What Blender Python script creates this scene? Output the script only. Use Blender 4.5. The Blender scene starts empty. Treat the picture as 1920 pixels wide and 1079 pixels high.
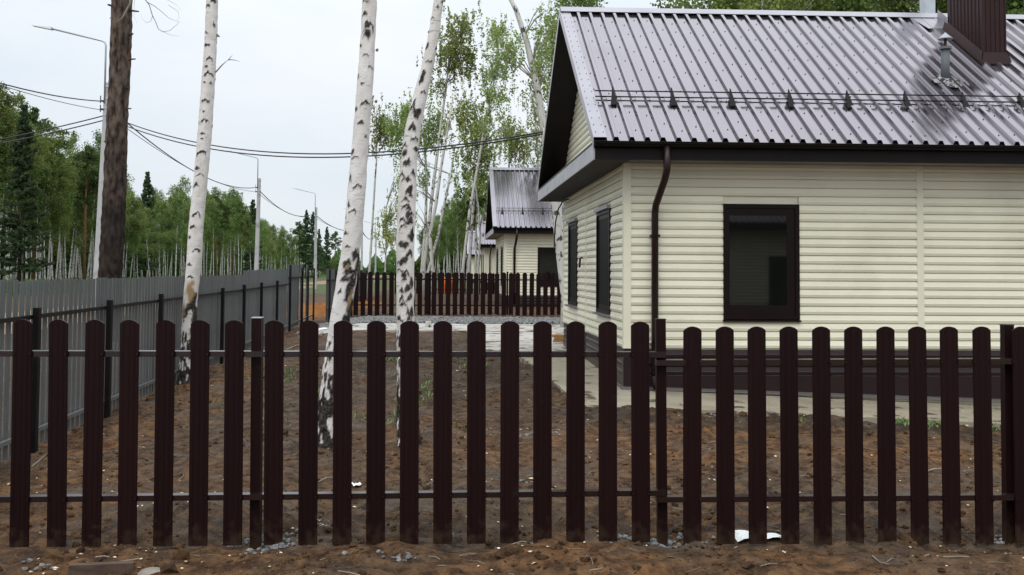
import bpy, bmesh, math, random
import numpy as np
from mathutils import Matrix, Vector, noise

R = math.radians
rnd = random.Random(7)
sc = bpy.context.scene
COL = sc.collection

# ------------------------------------------------------------------ camera
FPX, CAMZ = 1867.0, 1.72
PITCH, ROLL = R(2.5), 0.0065
CY0 = 510.0 - FPX * math.tan(PITCH)          # principal point row
cam_d = bpy.data.cameras.new('camera')
cam = bpy.data.objects.new('camera', cam_d); COL.objects.link(cam)
cam_d.sensor_width = 36.0
cam_d.lens = 36.0 * FPX / 1920.0
cam_d.shift_y = -(539.5 - CY0) / 1920.0
cam_d.clip_start = 0.05; cam_d.clip_end = 3000
CAMR = Matrix.Rotation(math.pi / 2 + PITCH, 3, 'X') @ Matrix.Rotation(ROLL, 3, 'Z')
cam.matrix_world = Matrix.Translation((0, 0, CAMZ)) @ CAMR.to_4x4()
sc.camera = cam

def at(px, py, Y):
    """world point at distance Y in front of the camera seen at photo pixel px, py"""
    d = CAMR @ Vector(((px - 960.0) / FPX, -(py - CY0) / FPX, -1.0))
    return Vector((0, 0, CAMZ)) + d * (Y / d.y)

# ------------------------------------------------------------------ world and sun
w = bpy.data.worlds.new('World'); sc.world = w; w.use_nodes = True
nt = w.node_tree; nt.nodes.clear()
N = nt.nodes.new; L = nt.links.new
out = N('ShaderNodeOutputWorld'); bg = N('ShaderNodeBackground'); bg.inputs['Strength'].default_value = 0.1
sky = N('ShaderNodeTexSky'); sky.sky_type = 'NISHITA'; sky.sun_disc = False
SUN_EL, SUN_AZ = 52, 198            # azimuth: direction the sun stands in, clockwise from +Y
sky.sun_elevation = R(SUN_EL); sky.sun_rotation = R(SUN_AZ)
tc = N('ShaderNodeTexCoord'); sep = N('ShaderNodeSeparateXYZ'); L(tc.outputs['Generated'], sep.inputs[0])
mp = N('ShaderNodeMapping'); mp.inputs['Scale'].default_value = (1, 1, 3.0); L(tc.outputs['Generated'], mp.inputs[0])
n1 = N('ShaderNodeTexNoise'); n1.inputs['Scale'].default_value = 1.6; n1.inputs['Detail'].default_value = 6; n1.inputs['Roughness'].default_value = .55
L(mp.outputs[0], n1.inputs[0])
rmp = N('ShaderNodeValToRGB'); L(n1.outputs[0], rmp.inputs[0])
rmp.color_ramp.elements[0].position = .30; rmp.color_ramp.elements[0].color = (.70, .80, .90, 1)
rmp.color_ramp.elements[1].position = .72; rmp.color_ramp.elements[1].color = (.95, .975, 1.0, 1)
# overcast sky: about two and a half times brighter at the zenith than at the horizon
g1 = N('ShaderNodeMath'); g1.operation = 'MULTIPLY_ADD'; g1.use_clamp = False
mx = N('ShaderNodeMath'); mx.operation = 'MAXIMUM'; mx.inputs[1].default_value = 0.0
sq = N('ShaderNodeMath'); sq.operation = 'MULTIPLY'; L(sep.outputs[2], mx.inputs[0]); L(mx.outputs[0], sq.inputs[0]); L(mx.outputs[0], sq.inputs[1])
L(sq.outputs[0], g1.inputs[0]); g1.inputs[1].default_value = 24.0; g1.inputs[2].default_value = 9.9
cl = N('ShaderNodeVectorMath'); cl.operation = 'SCALE'; L(rmp.outputs[0], cl.inputs[0]); L(g1.outputs[0], cl.inputs['Scale'])
mix = N('ShaderNodeMix'); mix.data_type = 'RGBA'; mix.inputs['Factor'].default_value = .88
L(sky.outputs[0], mix.inputs[6]); L(cl.outputs[0], mix.inputs[7]); L(mix.outputs[2], bg.inputs[0]); L(bg.outputs[0], out.inputs[0])

sd = bpy.data.lights.new('sun', 'SUN'); sd.energy = 1.0; sd.angle = R(35); sd.color = (1, .97, .92)
so = bpy.data.objects.new('sun', sd); COL.objects.link(so)
so.rotation_euler = (Vector((math.sin(R(SUN_AZ)) * math.cos(R(SUN_EL)), math.cos(R(SUN_AZ)) * math.cos(R(SUN_EL)), math.sin(R(SUN_EL))))).to_track_quat('Z', 'Y').to_euler()
sc.view_settings.view_transform = 'Standard'; sc.view_settings.look = 'None'
sc.view_settings.exposure = 0.0; sc.view_settings.gamma = 1; sc.view_settings.use_curve_mapping = False
sc.cycles.max_bounces = 6; sc.cycles.transparent_max_bounces = 4

# ------------------------------------------------------------------ materials
MATS = {}
def mat(name, col, rough=.6, metal=0.0, spec=.5, var=0.0, vscale=3.0, bump=0.0, bscale=40.0, stretch=(1, 1, 1),
        col2=None, objvar=0.0, coat=0.0, detail=5, dirt=None, dirt_scale=1.5, dirt_lo=.55, dirt_hi=.75):
    """principled material: base colour mixed by noise between col and col2 (or brightness variation var)"""
    if name in MATS: return MATS[name]
    m = bpy.data.materials.new(name); m.use_nodes = True; MATS[name] = m
    t = m.node_tree; p = t.nodes['Principled BSDF']; N = t.nodes.new; L = t.links.new
    p.inputs['Roughness'].default_value = rough; p.inputs['Metallic'].default_value = metal
    p.inputs['Specular IOR Level'].default_value = spec
    p.inputs['Coat Weight'].default_value = coat
    c = tuple(col) + (1,)
    tc = N('ShaderNodeTexCoord'); mp = N('ShaderNodeMapping'); mp.inputs['Scale'].default_value = stretch
    L(tc.outputs['Object'], mp.inputs[0])
    nz = N('ShaderNodeTexNoise'); nz.inputs['Scale'].default_value = vscale; nz.inputs['Detail'].default_value = detail
    L(mp.outputs[0], nz.inputs[0])
    if col2 is None: col2 = [x * (1 + var) for x in col]; c = tuple(x * (1 - var) for x in col) + (1,)
    r = N('ShaderNodeValToRGB'); L(nz.outputs[0], r.inputs[0])
    r.color_ramp.elements[0].position = .35; r.color_ramp.elements[0].color = c
    r.color_ramp.elements[1].position = .65; r.color_ramp.elements[1].color = tuple(col2) + (1,)
    last = r.outputs[0]
    if objvar:
        oi = N('ShaderNodeObjectInfo'); mr = N('ShaderNodeMapRange'); mr.inputs[3].default_value = 1 - objvar; mr.inputs[4].default_value = 1 + objvar
        L(oi.outputs['Random'], mr.inputs[0]); hs = N('ShaderNodeVectorMath'); hs.operation = 'SCALE'
        L(last, hs.inputs[0]); L(mr.outputs[0], hs.inputs['Scale']); last = hs.outputs[0]
    if dirt:
        dn = N('ShaderNodeTexNoise'); dn.inputs['Scale'].default_value = dirt_scale; dn.inputs['Detail'].default_value = 7
        gm = N('ShaderNodeNewGeometry'); L(gm.outputs['Position'], dn.inputs[0])
        dr = N('ShaderNodeMapRange'); dr.inputs[1].default_value = dirt_lo; dr.inputs[2].default_value = dirt_hi; L(dn.outputs[0], dr.inputs[0])
        dm = N('ShaderNodeMix'); dm.data_type = 'RGBA'; L(dr.outputs[0], dm.inputs['Factor']); L(last, dm.inputs[6]); dm.inputs[7].default_value = tuple(dirt) + (1,)
        last = dm.outputs[2]
    L(last, p.inputs['Base Color'])
    if bump:
        bn = N('ShaderNodeTexNoise'); bn.inputs['Scale'].default_value = bscale; bn.inputs['Detail'].default_value = 6
        L(mp.outputs[0], bn.inputs[0]); b = N('ShaderNodeBump'); b.inputs['Strength'].default_value = min(1, bump); b.inputs['Distance'].default_value = .01
        L(bn.outputs[0], b.inputs['Height']); L(b.outputs[0], p.inputs['Normal'])
    return m

M_picket = mat('brown painted steel', (.0130, .0042, .0045), .40, 0, .12, var=.05, vscale=5, stretch=(4, 4, .3), bump=.03, bscale=60, objvar=.12, dirt=(.05, .036, .025), dirt_scale=5, dirt_lo=.68, dirt_hi=.95)
def splash(m, z0, z1, col):      # dried mud thrown up from the soil
    t = m.node_tree; N = t.nodes.new; L = t.links.new; p = t.nodes['Principled BSDF']; src = p.inputs['Base Color'].links[0].from_socket
    g = N('ShaderNodeNewGeometry'); s_ = N('ShaderNodeSeparateXYZ'); L(g.outputs['Position'], s_.inputs[0]); nz = N('ShaderNodeTexNoise'); nz.inputs['Scale'].default_value = 18; nz.inputs['Detail'].default_value = 8; L(g.outputs['Position'], nz.inputs[0])
    a = N('ShaderNodeMath'); a.operation = 'MULTIPLY_ADD'; L(nz.outputs[0], a.inputs[0]); a.inputs[1].default_value = .55; L(s_.outputs[2], a.inputs[2])
    q = N('ShaderNodeMapRange'); q.inputs[1].default_value = z0 + .27; q.inputs[2].default_value = z1 + .27; q.inputs[3].default_value = .75; q.inputs[4].default_value = 0; L(a.outputs[0], q.inputs[0])
    x = N('ShaderNodeMix'); x.data_type = 'RGBA'; L(q.outputs[0], x.inputs['Factor']); L(src, x.inputs[6]); x.inputs[7].default_value = col + (1,); L(x.outputs[2], p.inputs['Base Color'])
splash(M_picket, -.02, .15, (.045, .028, .017))
M_rail = mat('glossy brown rail', (.014, .0055, .0055), .22, 0, .6, var=.1)
M_post = mat('dark painted post steel', (.008, .006, .0055), .5, 0, .25, var=.15, dirt=(.05, .035, .025), dirt_scale=4, dirt_lo=.62, dirt_hi=.9)
M_screw = mat('screw heads', (.012, .009, .009), .35, .3)
M_grey = mat('grey painted fence steel', (.118, .122, .120), .5, 0, .3, var=.08, vscale=4, objvar=.10, dirt=(.10, .075, .05), dirt_scale=2.5, dirt_lo=.6, dirt_hi=.95)
M_roof = mat('brown roof sheet', (.225, .200, .215), .15, .9, .5, var=.03, vscale=.8, detail=3, dirt=(.19, .17, .18), dirt_scale=1.1, dirt_lo=.56, dirt_hi=.9)
M_flash = mat('roof flashing', (.30, .28, .298), .32, .7, .5, var=.06, vscale=2)
M_brown = mat('dark brown sheet metal', (.009, .0058, .0055), .45, 0, .15, var=.15, vscale=3)
M_chim = mat('brown profiled chimney steel', (.030, .0125, .0120), .42, 0, .18, var=.15, vscale=2)
M_dull = mat('dull grey pipe', (.085, .095, .105), .6, 0)
M_galv = mat('galvanised steel', (.50, .53, .56), .4, .7, .5, var=.08, vscale=5)
M_alu = mat('crumpled aluminium tape', (.30, .28, .27), .4, .6, .5, bump=.8, bscale=25, dirt=(.03, .025, .022), dirt_scale=14, dirt_lo=.46, dirt_hi=.54)
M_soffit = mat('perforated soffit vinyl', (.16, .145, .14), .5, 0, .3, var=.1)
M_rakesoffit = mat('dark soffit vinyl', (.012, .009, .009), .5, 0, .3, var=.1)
M_side = mat('cream vinyl siding', (.76, .72, .555), .42, 0, .4, var=.03, vscale=2.0, objvar=.025, dirt=(.55, .51, .39), dirt_scale=.9, dirt_lo=.52, dirt_hi=.95)
M_plinth = mat('brown vinyl plinth', (.018, .008, .0085), .35, 0, .35, var=.1, objvar=.15)
M_recess_shade = mat('side pane recess shade', (.004, .004, .004), .5, 0, .08)  # matte black on the side panes, painted in for the shade of a deep recess
M_win = mat('brown window profile', (.0085, .0038, .0036), .4, 0, .15, var=.1)
M_glass = mat('dark window glass', (.006, .007, .006), .03, 0, .55, var=.1, vscale=.7)
M_conc = mat('apron concrete', (.235, .20, .145), .85, 0, .2, col2=(.30, .26, .19), vscale=2.5, bump=.35, bscale=30, dirt=(.075, .052, .034), dirt_scale=3.2, dirt_lo=.56, dirt_hi=.64)
M_conc2 = mat('pale path concrete', (.34, .315, .275), .85, 0, .2, col2=(.43, .40, .355), vscale=2, bump=.3, bscale=30, dirt=(.11, .085, .06), dirt_scale=3, dirt_lo=.55, dirt_hi=.62)
M_pole = mat('pole concrete', (.42, .42, .42), .85, 0, .2, var=.08, vscale=3, stretch=(1, 1, .3), dirt=(.26, .25, .24), dirt_scale=2)
M_lampm = mat('lamp arm steel', (.40, .42, .44), .45, .5)
M_lamph = mat('street lamp housing', (.55, .56, .57), .4)
M_dpipe = mat('brown downpipe', (.020, .0085, .008), .35, 0, .35, var=.1)
M_cable = mat('black cable', (.012, .012, .013), .5)
M_wood = mat('fresh sawn timber', (.46, .27, .10), .7, col2=(.33, .18, .07), vscale=6, stretch=(1, 8, 8))
M_oldwood = mat('muddy timber', (.045, .026, .018), .8, col2=(.09, .055, .035), vscale=5, stretch=(1, 6, 6), bump=.4)
M_paper = mat('white scrap', (.78, .78, .76), .6)
M_stone = mat('grey crushed stone', (.085, .083, .080), .8, col2=(.21, .205, .20), vscale=14, bump=.4)
M_rock = mat('muddy rock', (.16, .13, .10), .8, col2=(.25, .21, .17), vscale=6, bump=.6)
M_clod = mat('soil clods', (.036, .021, .012), .95, 0, .1, col2=(.10, .055, .026), vscale=5, bump=.6, bscale=50)
M_orange = mat('orange clay', (.16, .060, .018), .95, 0, .1, col2=(.24, .10, .03), vscale=3, bump=.6)
M_chip = mat('dry birch leaves and chips', (.50, .38, .20), .7, col2=(.62, .56, .44), vscale=9)
M_weed = mat('weed leaves', (.07, .12, .025), .6, col2=(.13, .19, .05), vscale=8)
M_twig = mat('dead twigs', (.16, .13, .10), .85, col2=(.26, .22, .17), vscale=8)
M_fire = mat('orange plastic barrel', (.75, .16, .02), .5)

def leafmat(name, a, b, hue=.06, tl=.42):
    m = bpy.data.materials.new(name); m.use_nodes = True; t = m.node_tree; t.nodes.clear(); N = t.nodes.new; L = t.links.new
    o = N('ShaderNodeOutputMaterial'); d = N('ShaderNodeBsdfDiffuse'); tr = N('ShaderNodeBsdfTranslucent'); mx = N('ShaderNodeMixShader'); mx.inputs[0].default_value = tl
    at_ = N('ShaderNodeAttribute'); at_.attribute_name = 'tone'
    oi = N('ShaderNodeObjectInfo')
    r = N('ShaderNodeValToRGB'); r.color_ramp.elements[0].color = tuple(a) + (1,); r.color_ramp.elements[1].color = tuple(b) + (1,)
    L(at_.outputs['Fac'], r.inputs[0])
    mr = N('ShaderNodeMapRange'); mr.inputs[3].default_value = .72; mr.inputs[4].default_value = 1.3; L(oi.outputs['Random'], mr.inputs[0])
    hs = N('ShaderNodeHueSaturation'); L(r.outputs[0], hs.inputs['Color']); L(mr.outputs[0], hs.inputs['Value'])
    mr2 = N('ShaderNodeMapRange'); mr2.inputs[3].default_value = .5 - hue * .5; mr2.inputs[4].default_value = .5 + hue * .35
    fr = N('ShaderNodeMath'); fr.operation = 'FRACT'; ml = N('ShaderNodeMath'); ml.operation = 'MULTIPLY'; ml.inputs[1].default_value = 7.31
    L(oi.outputs['Random'], ml.inputs[0]); L(ml.outputs[0], fr.inputs[0]); L(fr.outputs[0], mr2.inputs[0]); L(mr2.outputs[0], hs.inputs['Hue'])
    L(hs.outputs[0], d.inputs[0]); L(hs.outputs[0], tr.inputs[0]); L(d.outputs[0], mx.inputs[1]); L(tr.outputs[0], mx.inputs[2]); L(mx.outputs[0], o.inputs[0])
    return m
M_birchleaf = leafmat('birch leaves', (.070, .120, .034), (.235, .31, .095))
M_nearleaf = leafmat('pale birch leaves', (.10, .15, .038), (.40, .47, .15), .06, .48)
M_spruce = leafmat('spruce needles', (.046, .080, .040), (.11, .155, .075), .03)
M_pineleaf = leafmat('pine needles', (.050, .088, .034), (.125, .17, .062), .03)
M_wood_mass = leafmat('deep wood foliage', (.045, .080, .026), (.15, .22, .065))

def barkmat(name, white, dark, use_attr, scale=1.0):
    """birch bark: white with dark lens-shaped marks; 'dark' attribute holds the black fissured patches"""
    m = bpy.data.materials.new(name); m.use_nodes = True; t = m.node_tree; p = t.nodes['Principled BSDF']; N = t.nodes.new; L = t.links.new
    p.inputs['Roughness'].default_value = .7; p.inputs['Specular IOR Level'].default_value = .25
    tc = N('ShaderNodeTexCoord'); mp = N('ShaderNodeMapping'); mp.inputs['Scale'].default_value = (9 * scale, 9 * scale, 45 * scale)
    if not use_attr: mp.inputs['Scale'].default_value = (9, 9, 5)
    L(tc.outputs['Object'], mp.inputs[0])
    nz = N('ShaderNodeTexNoise'); nz.inputs['Scale'].default_value = 1; nz.inputs['Detail'].default_value = 4; L(mp.outputs[0], nz.inputs[0])
    r = N('ShaderNodeMapRange'); r.inputs[1].default_value = .60 if use_attr else .56; r.inputs[2].default_value = .72 if use_attr else .62; L(nz.outputs[0], r.inputs[0])
    mp2 = N('ShaderNodeMapping'); mp2.inputs['Scale'].default_value = (6, 6, 2.5); L(tc.outputs['Object'], mp2.inputs[0])
    n2 = N('ShaderNodeTexNoise'); n2.inputs['Scale'].default_value = 1.3; n2.inputs['Detail'].default_value = 5; L(mp2.outputs[0], n2.inputs[0])
    c0 = N('ShaderNodeMix'); c0.data_type = 'RGBA'; c0.inputs[6].default_value = tuple(white) + (1,)
    c0.inputs[7].default_value = (white[0] * .66, white[1] * .62, white[2] * .55, 1); L(n2.outputs[0], c0.inputs['Factor'])
    m1 = N('ShaderNodeMix'); m1.data_type = 'RGBA'
    sc_ = N('ShaderNodeMath'); sc_.operation = 'MULTIPLY'; sc_.inputs[1].default_value = .55 if use_attr else .95; L(r.outputs[0], sc_.inputs[0])
    L(sc_.outputs[0], m1.inputs['Factor']); L(c0.outputs[2], m1.inputs[6]); m1.inputs[7].default_value = tuple(dark) + (1,)
    last = m1.outputs[2]
    if use_attr:
        a = N('ShaderNodeAttribute'); a.attribute_name = 'dark'
        n3 = N('ShaderNodeTexNoise'); n3.inputs['Scale'].default_value = 60; n3.inputs['Detail'].default_value = 5; L(tc.outputs['Object'], n3.inputs[0])
        dk = N('ShaderNodeMix'); dk.data_type = 'RGBA'; dk.inputs[6].default_value = (.012, .010, .009, 1); dk.inputs[7].default_value = (.12, .095, .07, 1); 
        rr = N('ShaderNodeMapRange'); rr.inputs[1].default_value = .45; rr.inputs[2].default_value = .75; L(n3.outputs[0], rr.inputs[0]); L(rr.outputs[0], dk.inputs['Factor'])
        m2 = N('ShaderNodeMix'); m2.data_type = 'RGBA'; L(a.outputs['Fac'], m2.inputs['Factor']); L(last, m2.inputs[6]); L(dk.outputs[2], m2.inputs[7]); last = m2.outputs[2]
        a2 = N('ShaderNodeAttribute'); a2.attribute_name = 'tan'
        m3 = N('ShaderNodeMix'); m3.data_type = 'RGBA'; L(a2.outputs['Fac'], m3.inputs['Factor']); L(last, m3.inputs[6]); m3.inputs[7].default_value = (.30, .20, .10, 1); last = m3.outputs[2]
        b = N('ShaderNodeBump'); b.inputs['Strength'].default_value = .6; b.inputs['Distance'].default_value = .008; L(n3.outputs[0], b.inputs['Height']); L(b.outputs[0], p.inputs['Normal'])
    L(last, p.inputs['Base Color'])
    return m
M_bark = barkmat('birch bark', (.80, .77, .75), (.10, .09, .08), True)
M_bark_far = barkmat('far birch bark', (.60, .59, .56), (.030, .026, .022), False, .2)
M_pinebark = mat('pine bark', (.022, .016, .013), .9, 0, .15, col2=(.135, .098, .078), vscale=15, stretch=(1, 1, .4), bump=1, bscale=20, detail=8, dirt=(.17, .085, .05), dirt_scale=5, dirt_lo=.60, dirt_hi=.8)
def darkfoot():          # the lower bark is black and wet up to a ragged line
    t = M_pinebark.node_tree; N = t.nodes.new; L = t.links.new; p = t.nodes['Principled BSDF']; src = p.inputs['Base Color'].links[0].from_socket
    g = N('ShaderNodeNewGeometry'); s_ = N('ShaderNodeSeparateXYZ'); L(g.outputs['Position'], s_.inputs[0]); nz = N('ShaderNodeTexNoise'); nz.inputs['Scale'].default_value = 2.2; L(g.outputs['Position'], nz.inputs[0])
    a = N('ShaderNodeMath'); a.operation = 'MULTIPLY_ADD'; L(nz.outputs[0], a.inputs[0]); a.inputs[1].default_value = 3.0; L(s_.outputs[2], a.inputs[2])
    m = N('ShaderNodeMapRange'); m.inputs[1].default_value = 4.0; m.inputs[2].default_value = 5.8; m.inputs[3].default_value = .75; m.inputs[4].default_value = 0; L(a.outputs[0], m.inputs[0])
    x = N('ShaderNodeMix'); x.data_type = 'RGBA'; L(m.outputs[0], x.inputs['Factor']); L(src, x.inputs[6]); x.inputs[7].default_value = (.012, .009, .008, 1); L(x.outputs[2], p.inputs['Base Color'])
darkfoot()
M_pinefar = mat('orange pine bark', (.15, .075, .04), .9, 0, .1, col2=(.24, .13, .07), vscale=2)
M_sprucetrunk = mat('spruce trunk bark', (.06, .045, .035), .9, 0, .1, var=.2)

# ------------------------------------------------------------------ mesh helpers
class MB:
    def __init__(s): s.v = []; s.f = []
    def poly(s, pts):
        i = len(s.v); s.v += [tuple(p) for p in pts]; s.f.append(tuple(range(i, i + len(pts))))
    def hexa(s, p):          # 8 points: bottom ring 0-3, top ring 4-7
        i = len(s.v); s.v += [tuple(q) for q in p]
        for f in ((0, 3, 2, 1), (4, 5, 6, 7), (0, 1, 5, 4), (1, 2, 6, 5), (2, 3, 7, 6), (3, 0, 4, 7)): s.f.append(tuple(i + k for k in f))
    def box(s, x0, x1, y0, y1, z0, z1, T=None):
        p = [(x0, y0, z0), (x1, y0, z0), (x1, y1, z0), (x0, y1, z0), (x0, y0, z1), (x1, y0, z1), (x1, y1, z1), (x0, y1, z1)]
        if T: p = [T(*q) for q in p]
        s.hexa(p)
    def strip(s, prof, A, B, close=False):
        """sweep the profile: A and B map a profile point to its start and end position"""
        i = len(s.v); n = len(prof)
        s.v += [tuple(A(*q)) for q in prof] + [tuple(B(*q)) for q in prof]
        for k in range(n if close else n - 1):
            j = (k + 1) % n; s.f.append((i + k, i + j, i + n + j, i + n + k))
        if close: s.f.append(tuple(i + k for k in range(n))[::-1]); s.f.append(tuple(i + n + k for k in range(n)))
    def tube(s, pts, rad, n=8, cap=True):
        pts = [Vector(p) for p in pts]; rad = rad if hasattr(rad, '__len__') else [rad] * len(pts)
        i0 = len(s.v); up = Vector((0, 0, 1))
        prev = None
        for k, p in enumerate(pts):
            d = (pts[min(k + 1, len(pts) - 1)] - pts[max(k - 1, 0)]).normalized()
            if prev is None:
                a = d.cross(Vector((0, 1, 0)) if abs(d.y) < .9 else Vector((1, 0, 0))).normalized()
            else: a = (prev - d * prev.dot(d)).normalized()
            prev = a; b = d.cross(a)
            for q in range(n):
                t = 2 * math.pi * q / n; s.v.append(tuple(p + (a * math.cos(t) + b * math.sin(t)) * rad[k]))
        for k in range(len(pts) - 1):
            for q in range(n):
                r = (q + 1) % n; a0 = i0 + k * n
                s.f.append((a0 + q, a0 + r, a0 + n + r, a0 + n + q))
        if cap:
            s.f.append(tuple(i0 + q for q in range(n))[::-1]); s.f.append(tuple(i0 + (len(pts) - 1) * n + q for q in range(n)))
    def blob(s, c, r, rg, sq=(1, 1, .7), jit=.25):
        t = (1 + 5 ** .5) / 2; i = len(s.v)
        vs = [(-1, t, 0), (1, t, 0), (-1, -t, 0), (1, -t, 0), (0, -1, t), (0, 1, t), (0, -1, -t), (0, 1, -t), (t, 0, -1), (t, 0, 1), (-t, 0, -1), (-t, 0, 1)]
        a = rg.uniform(0, 6.28); ca, sa = math.cos(a), math.sin(a)
        for x, y, z in vs:
            k = r / 1.9 * (1 + rg.uniform(-jit, jit)); x, y = x * ca - y * sa, x * sa + y * ca
            s.v.append((c[0] + x * k * sq[0], c[1] + y * k * sq[1], c[2] + z * k * sq[2]))
        for f in ((0, 11, 5), (0, 5, 1), (0, 1, 7), (0, 7, 10), (0, 10, 11), (1, 5, 9), (5, 11, 4), (11, 10, 2), (10, 7, 6), (7, 1, 8), (3, 9, 4), (3, 4, 2), (3, 2, 6), (3, 6, 8), (3, 8, 9), (4, 9, 5), (2, 4, 11), (6, 2, 10), (8, 6, 7), (9, 8, 1)):
            s.f.append(tuple(i + k for k in f))

def mesh(name, mb, m, origin=(0, 0, 0), smooth=False):
    me = bpy.data.meshes.new(name); o = origin
    me.from_pydata([(a - o[0], b - o[1], c - o[2]) for a, b, c in mb.v], [], mb.f)
    if m: me.materials.append(m)
    if smooth: me.polygons.foreach_set('use_smooth', [True] * len(me.polygons))
    me.update(); return me

def npmesh(name, V, F, m, smooth=False, attrs=None):
    """V (n,3), F (k,3|4) arrays"""
    me = bpy.data.meshes.new(name); n = F.shape[1]
    me.vertices.add(len(V)); me.vertices.foreach_set('co', np.asarray(V, np.float32).ravel())
    me.loops.add(F.size); me.loops.foreach_set('vertex_index', F.astype(np.int32).ravel())
    me.polygons.add(len(F)); me.polygons.foreach_set('loop_start', np.arange(0, F.size, n, dtype=np.int32))
    me.polygons.foreach_set('loop_total', np.full(len(F), n, np.int32))
    if smooth: me.polygons.foreach_set('use_smooth', np.ones(len(F), bool))
    me.materials.append(m); me.update(calc_edges=True)
    for k, a in (attrs or {}).items():
        at_ = me.attributes.new(k, 'FLOAT', 'POINT'); at_.data.foreach_set('value', np.asarray(a, np.float32))
    return me

class Thing:
    """an Empty at the thing's base that parents its parts; world coordinates go in, the offset is taken off here"""
    def __init__(s, name, label, cat, loc, group=None):
        s.loc = Vector(loc); s.o = bpy.data.objects.new(name, None); COL.objects.link(s.o); s.o.location = s.loc
        s.o.empty_display_size = .2
        s.o['label'] = label; s.o['category'] = cat
        if group: s.o['group'] = group
    def part(s, name, mb, m, smooth=False, parent=None, label=None, kind=None):
        o = bpy.data.objects.new(name, mesh(name, mb, m, s.loc, smooth)); COL.objects.link(o); o.parent = parent or s.o
        if label: o['label'] = label
        if kind: o['kind'] = kind
        return o
    def inst(s, name, me, loc, rotz=0, scale=(1, 1, 1), parent=None, tilt=0):
        o = bpy.data.objects.new(name, me); COL.objects.link(o); o.parent = parent or s.o
        o.location = Vector(loc) - s.loc; o.rotation_euler = (0, tilt, rotz); o.scale = scale
        return o

def single(name, mb_or_me, m, label=None, cat=None, kind=None, group=None, loc=(0, 0, 0), smooth=False):
    me = mesh(name, mb_or_me, m, loc, smooth) if isinstance(mb_or_me, MB) else mb_or_me
    o = bpy.data.objects.new(name, me); COL.objects.link(o); o.location = loc
    if label: o['label'] = label
    if cat: o['category'] = cat
    if kind: o['kind'] = kind
    if group: o['group'] = group
    return o

def sm(x, a, b):
    t = max(0., min(1., (x - a) / (b - a))); return t * t * (3 - 2 * t)

# ------------------------------------------------------------------ ground
def xgrey(y): return -.0937 * y - 3.87          # line of the grey boundary fence
def ground_smooth(x, y):
    base = .20 * sm(y, 8, 17) + .10 * sm(y, 20, 32)
    if x > 1.5: base -= (min(x, 9) - 1.5) * .045 * (1 - sm(y, 24, 32)) * sm(y, 8, 12)
    s = x - xgrey(y)
    z = -.12 + (base + .12) * sm(s, -.3, 2.6)
    z += .05 * math.exp(-((y - 5.75) / .35) ** 2) * (1 if y > 4 else 1)
    if y > 34: z += .1 * sm(y, 34, 60) * sm(s, -3, 2)
    return z
def inslab(x, y):
    return 0
def ground_z(x, y):
    z = ground_smooth(x, y)
    if y < 60:
        am = .03 * (1 - sm(y, 30, 60))
        z += am * noise.noise((x * 1.1, y * 1.1, 3.1)) * 1.5
        if y < 34: 
            q_ = noise.noise((x * 6.5, y * 6.5, 1.7))
            k_ = 1 + .9 * math.exp(-((y - 6.9) / .45) ** 2)
            z += k_ * .048 * noise.noise((x * 2.9, y * 2.9, 7.7)) + k_ * .042 * (q_ if q_ > 0 else .5 * q_) + .016 * abs(noise.noise((x * 15, y * 15, 4.4)))
    else: z += .15 * noise.noise((x * .05, y * .05, .5))
    return z
ys = [-12, -6, -2, 1, 3, 4.2]
y = 4.6
while y < 36: ys.append(y); y += max(.028, .0065 * y)
while y < 1300: ys.append(y); y *= 1.06
xs = []
x = -9.5
while x < 9.5: xs.append(x); x += .032 if abs(x) < 7.2 else .08
o_ = []; x = 9.6
while x < 900: o_.append(x); x = x * 1.13 + .3
xs = [-q for q in reversed(o_)] + xs + o_
# slab footprints keep the soil below the concrete
def slabmask(x, y):
    if 12.05 < y < 32 and x > .0:
        if y > 17.8 or x > 1.02 - (y - 12.0) * .17: return 1
    return 0
V = []; clay = []; grass = []; dark = []
for yy in ys:
    for xx in xs:
        z = ground_z(xx, yy)
        if slabmask(xx, yy): z = ground_smooth(xx, yy) - .05
        V.append((xx, yy, z))
        s = xx - xgrey(yy)
        n = noise.noise((xx * .55, yy * .45, 9.0)) + .5 * noise.noise((xx * 2, yy * 1.7, 2.0))
        c = .26 + .75 * n + .55 * math.exp(-((yy - 9.9) / 1.2) ** 2) * (.35 + .65 * sm(xx, -2, 2)) + (.50 if yy < 6.2 else 0) + .3 * math.exp(-((s - .7) / .8) ** 2)
        if s < 0 and yy < 70: c = .75 + .4 * n
        if 32 < yy < 60: c += .15
        d = .12 + .75 * math.exp(-((yy - 17) / 4.5) ** 2) * sm(s, 1.0, 2.4) + .95 * math.exp(-((yy - 11.6) / .55) ** 2) * sm(xx, .3, .9) + .55 * n + .5 * math.exp(-((yy - 6.75) / .3) ** 2)
        clay.append(max(0, min(1, c))); dark.append(max(0, min(1, d)))
        g = 0
        if yy > 60: g = max(sm(yy, 74, 88), sm(-s, 16, 24))
        elif s < -14: g = sm(-s, 16, 24)
        grass.append(g)
nx = len(xs); ny = len(ys)
ii = (np.arange(ny - 1)[:, None] * nx + np.arange(nx - 1)[None, :]).ravel()
F = np.stack([ii, ii + 1, ii + nx + 1, ii + nx], 1)
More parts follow.
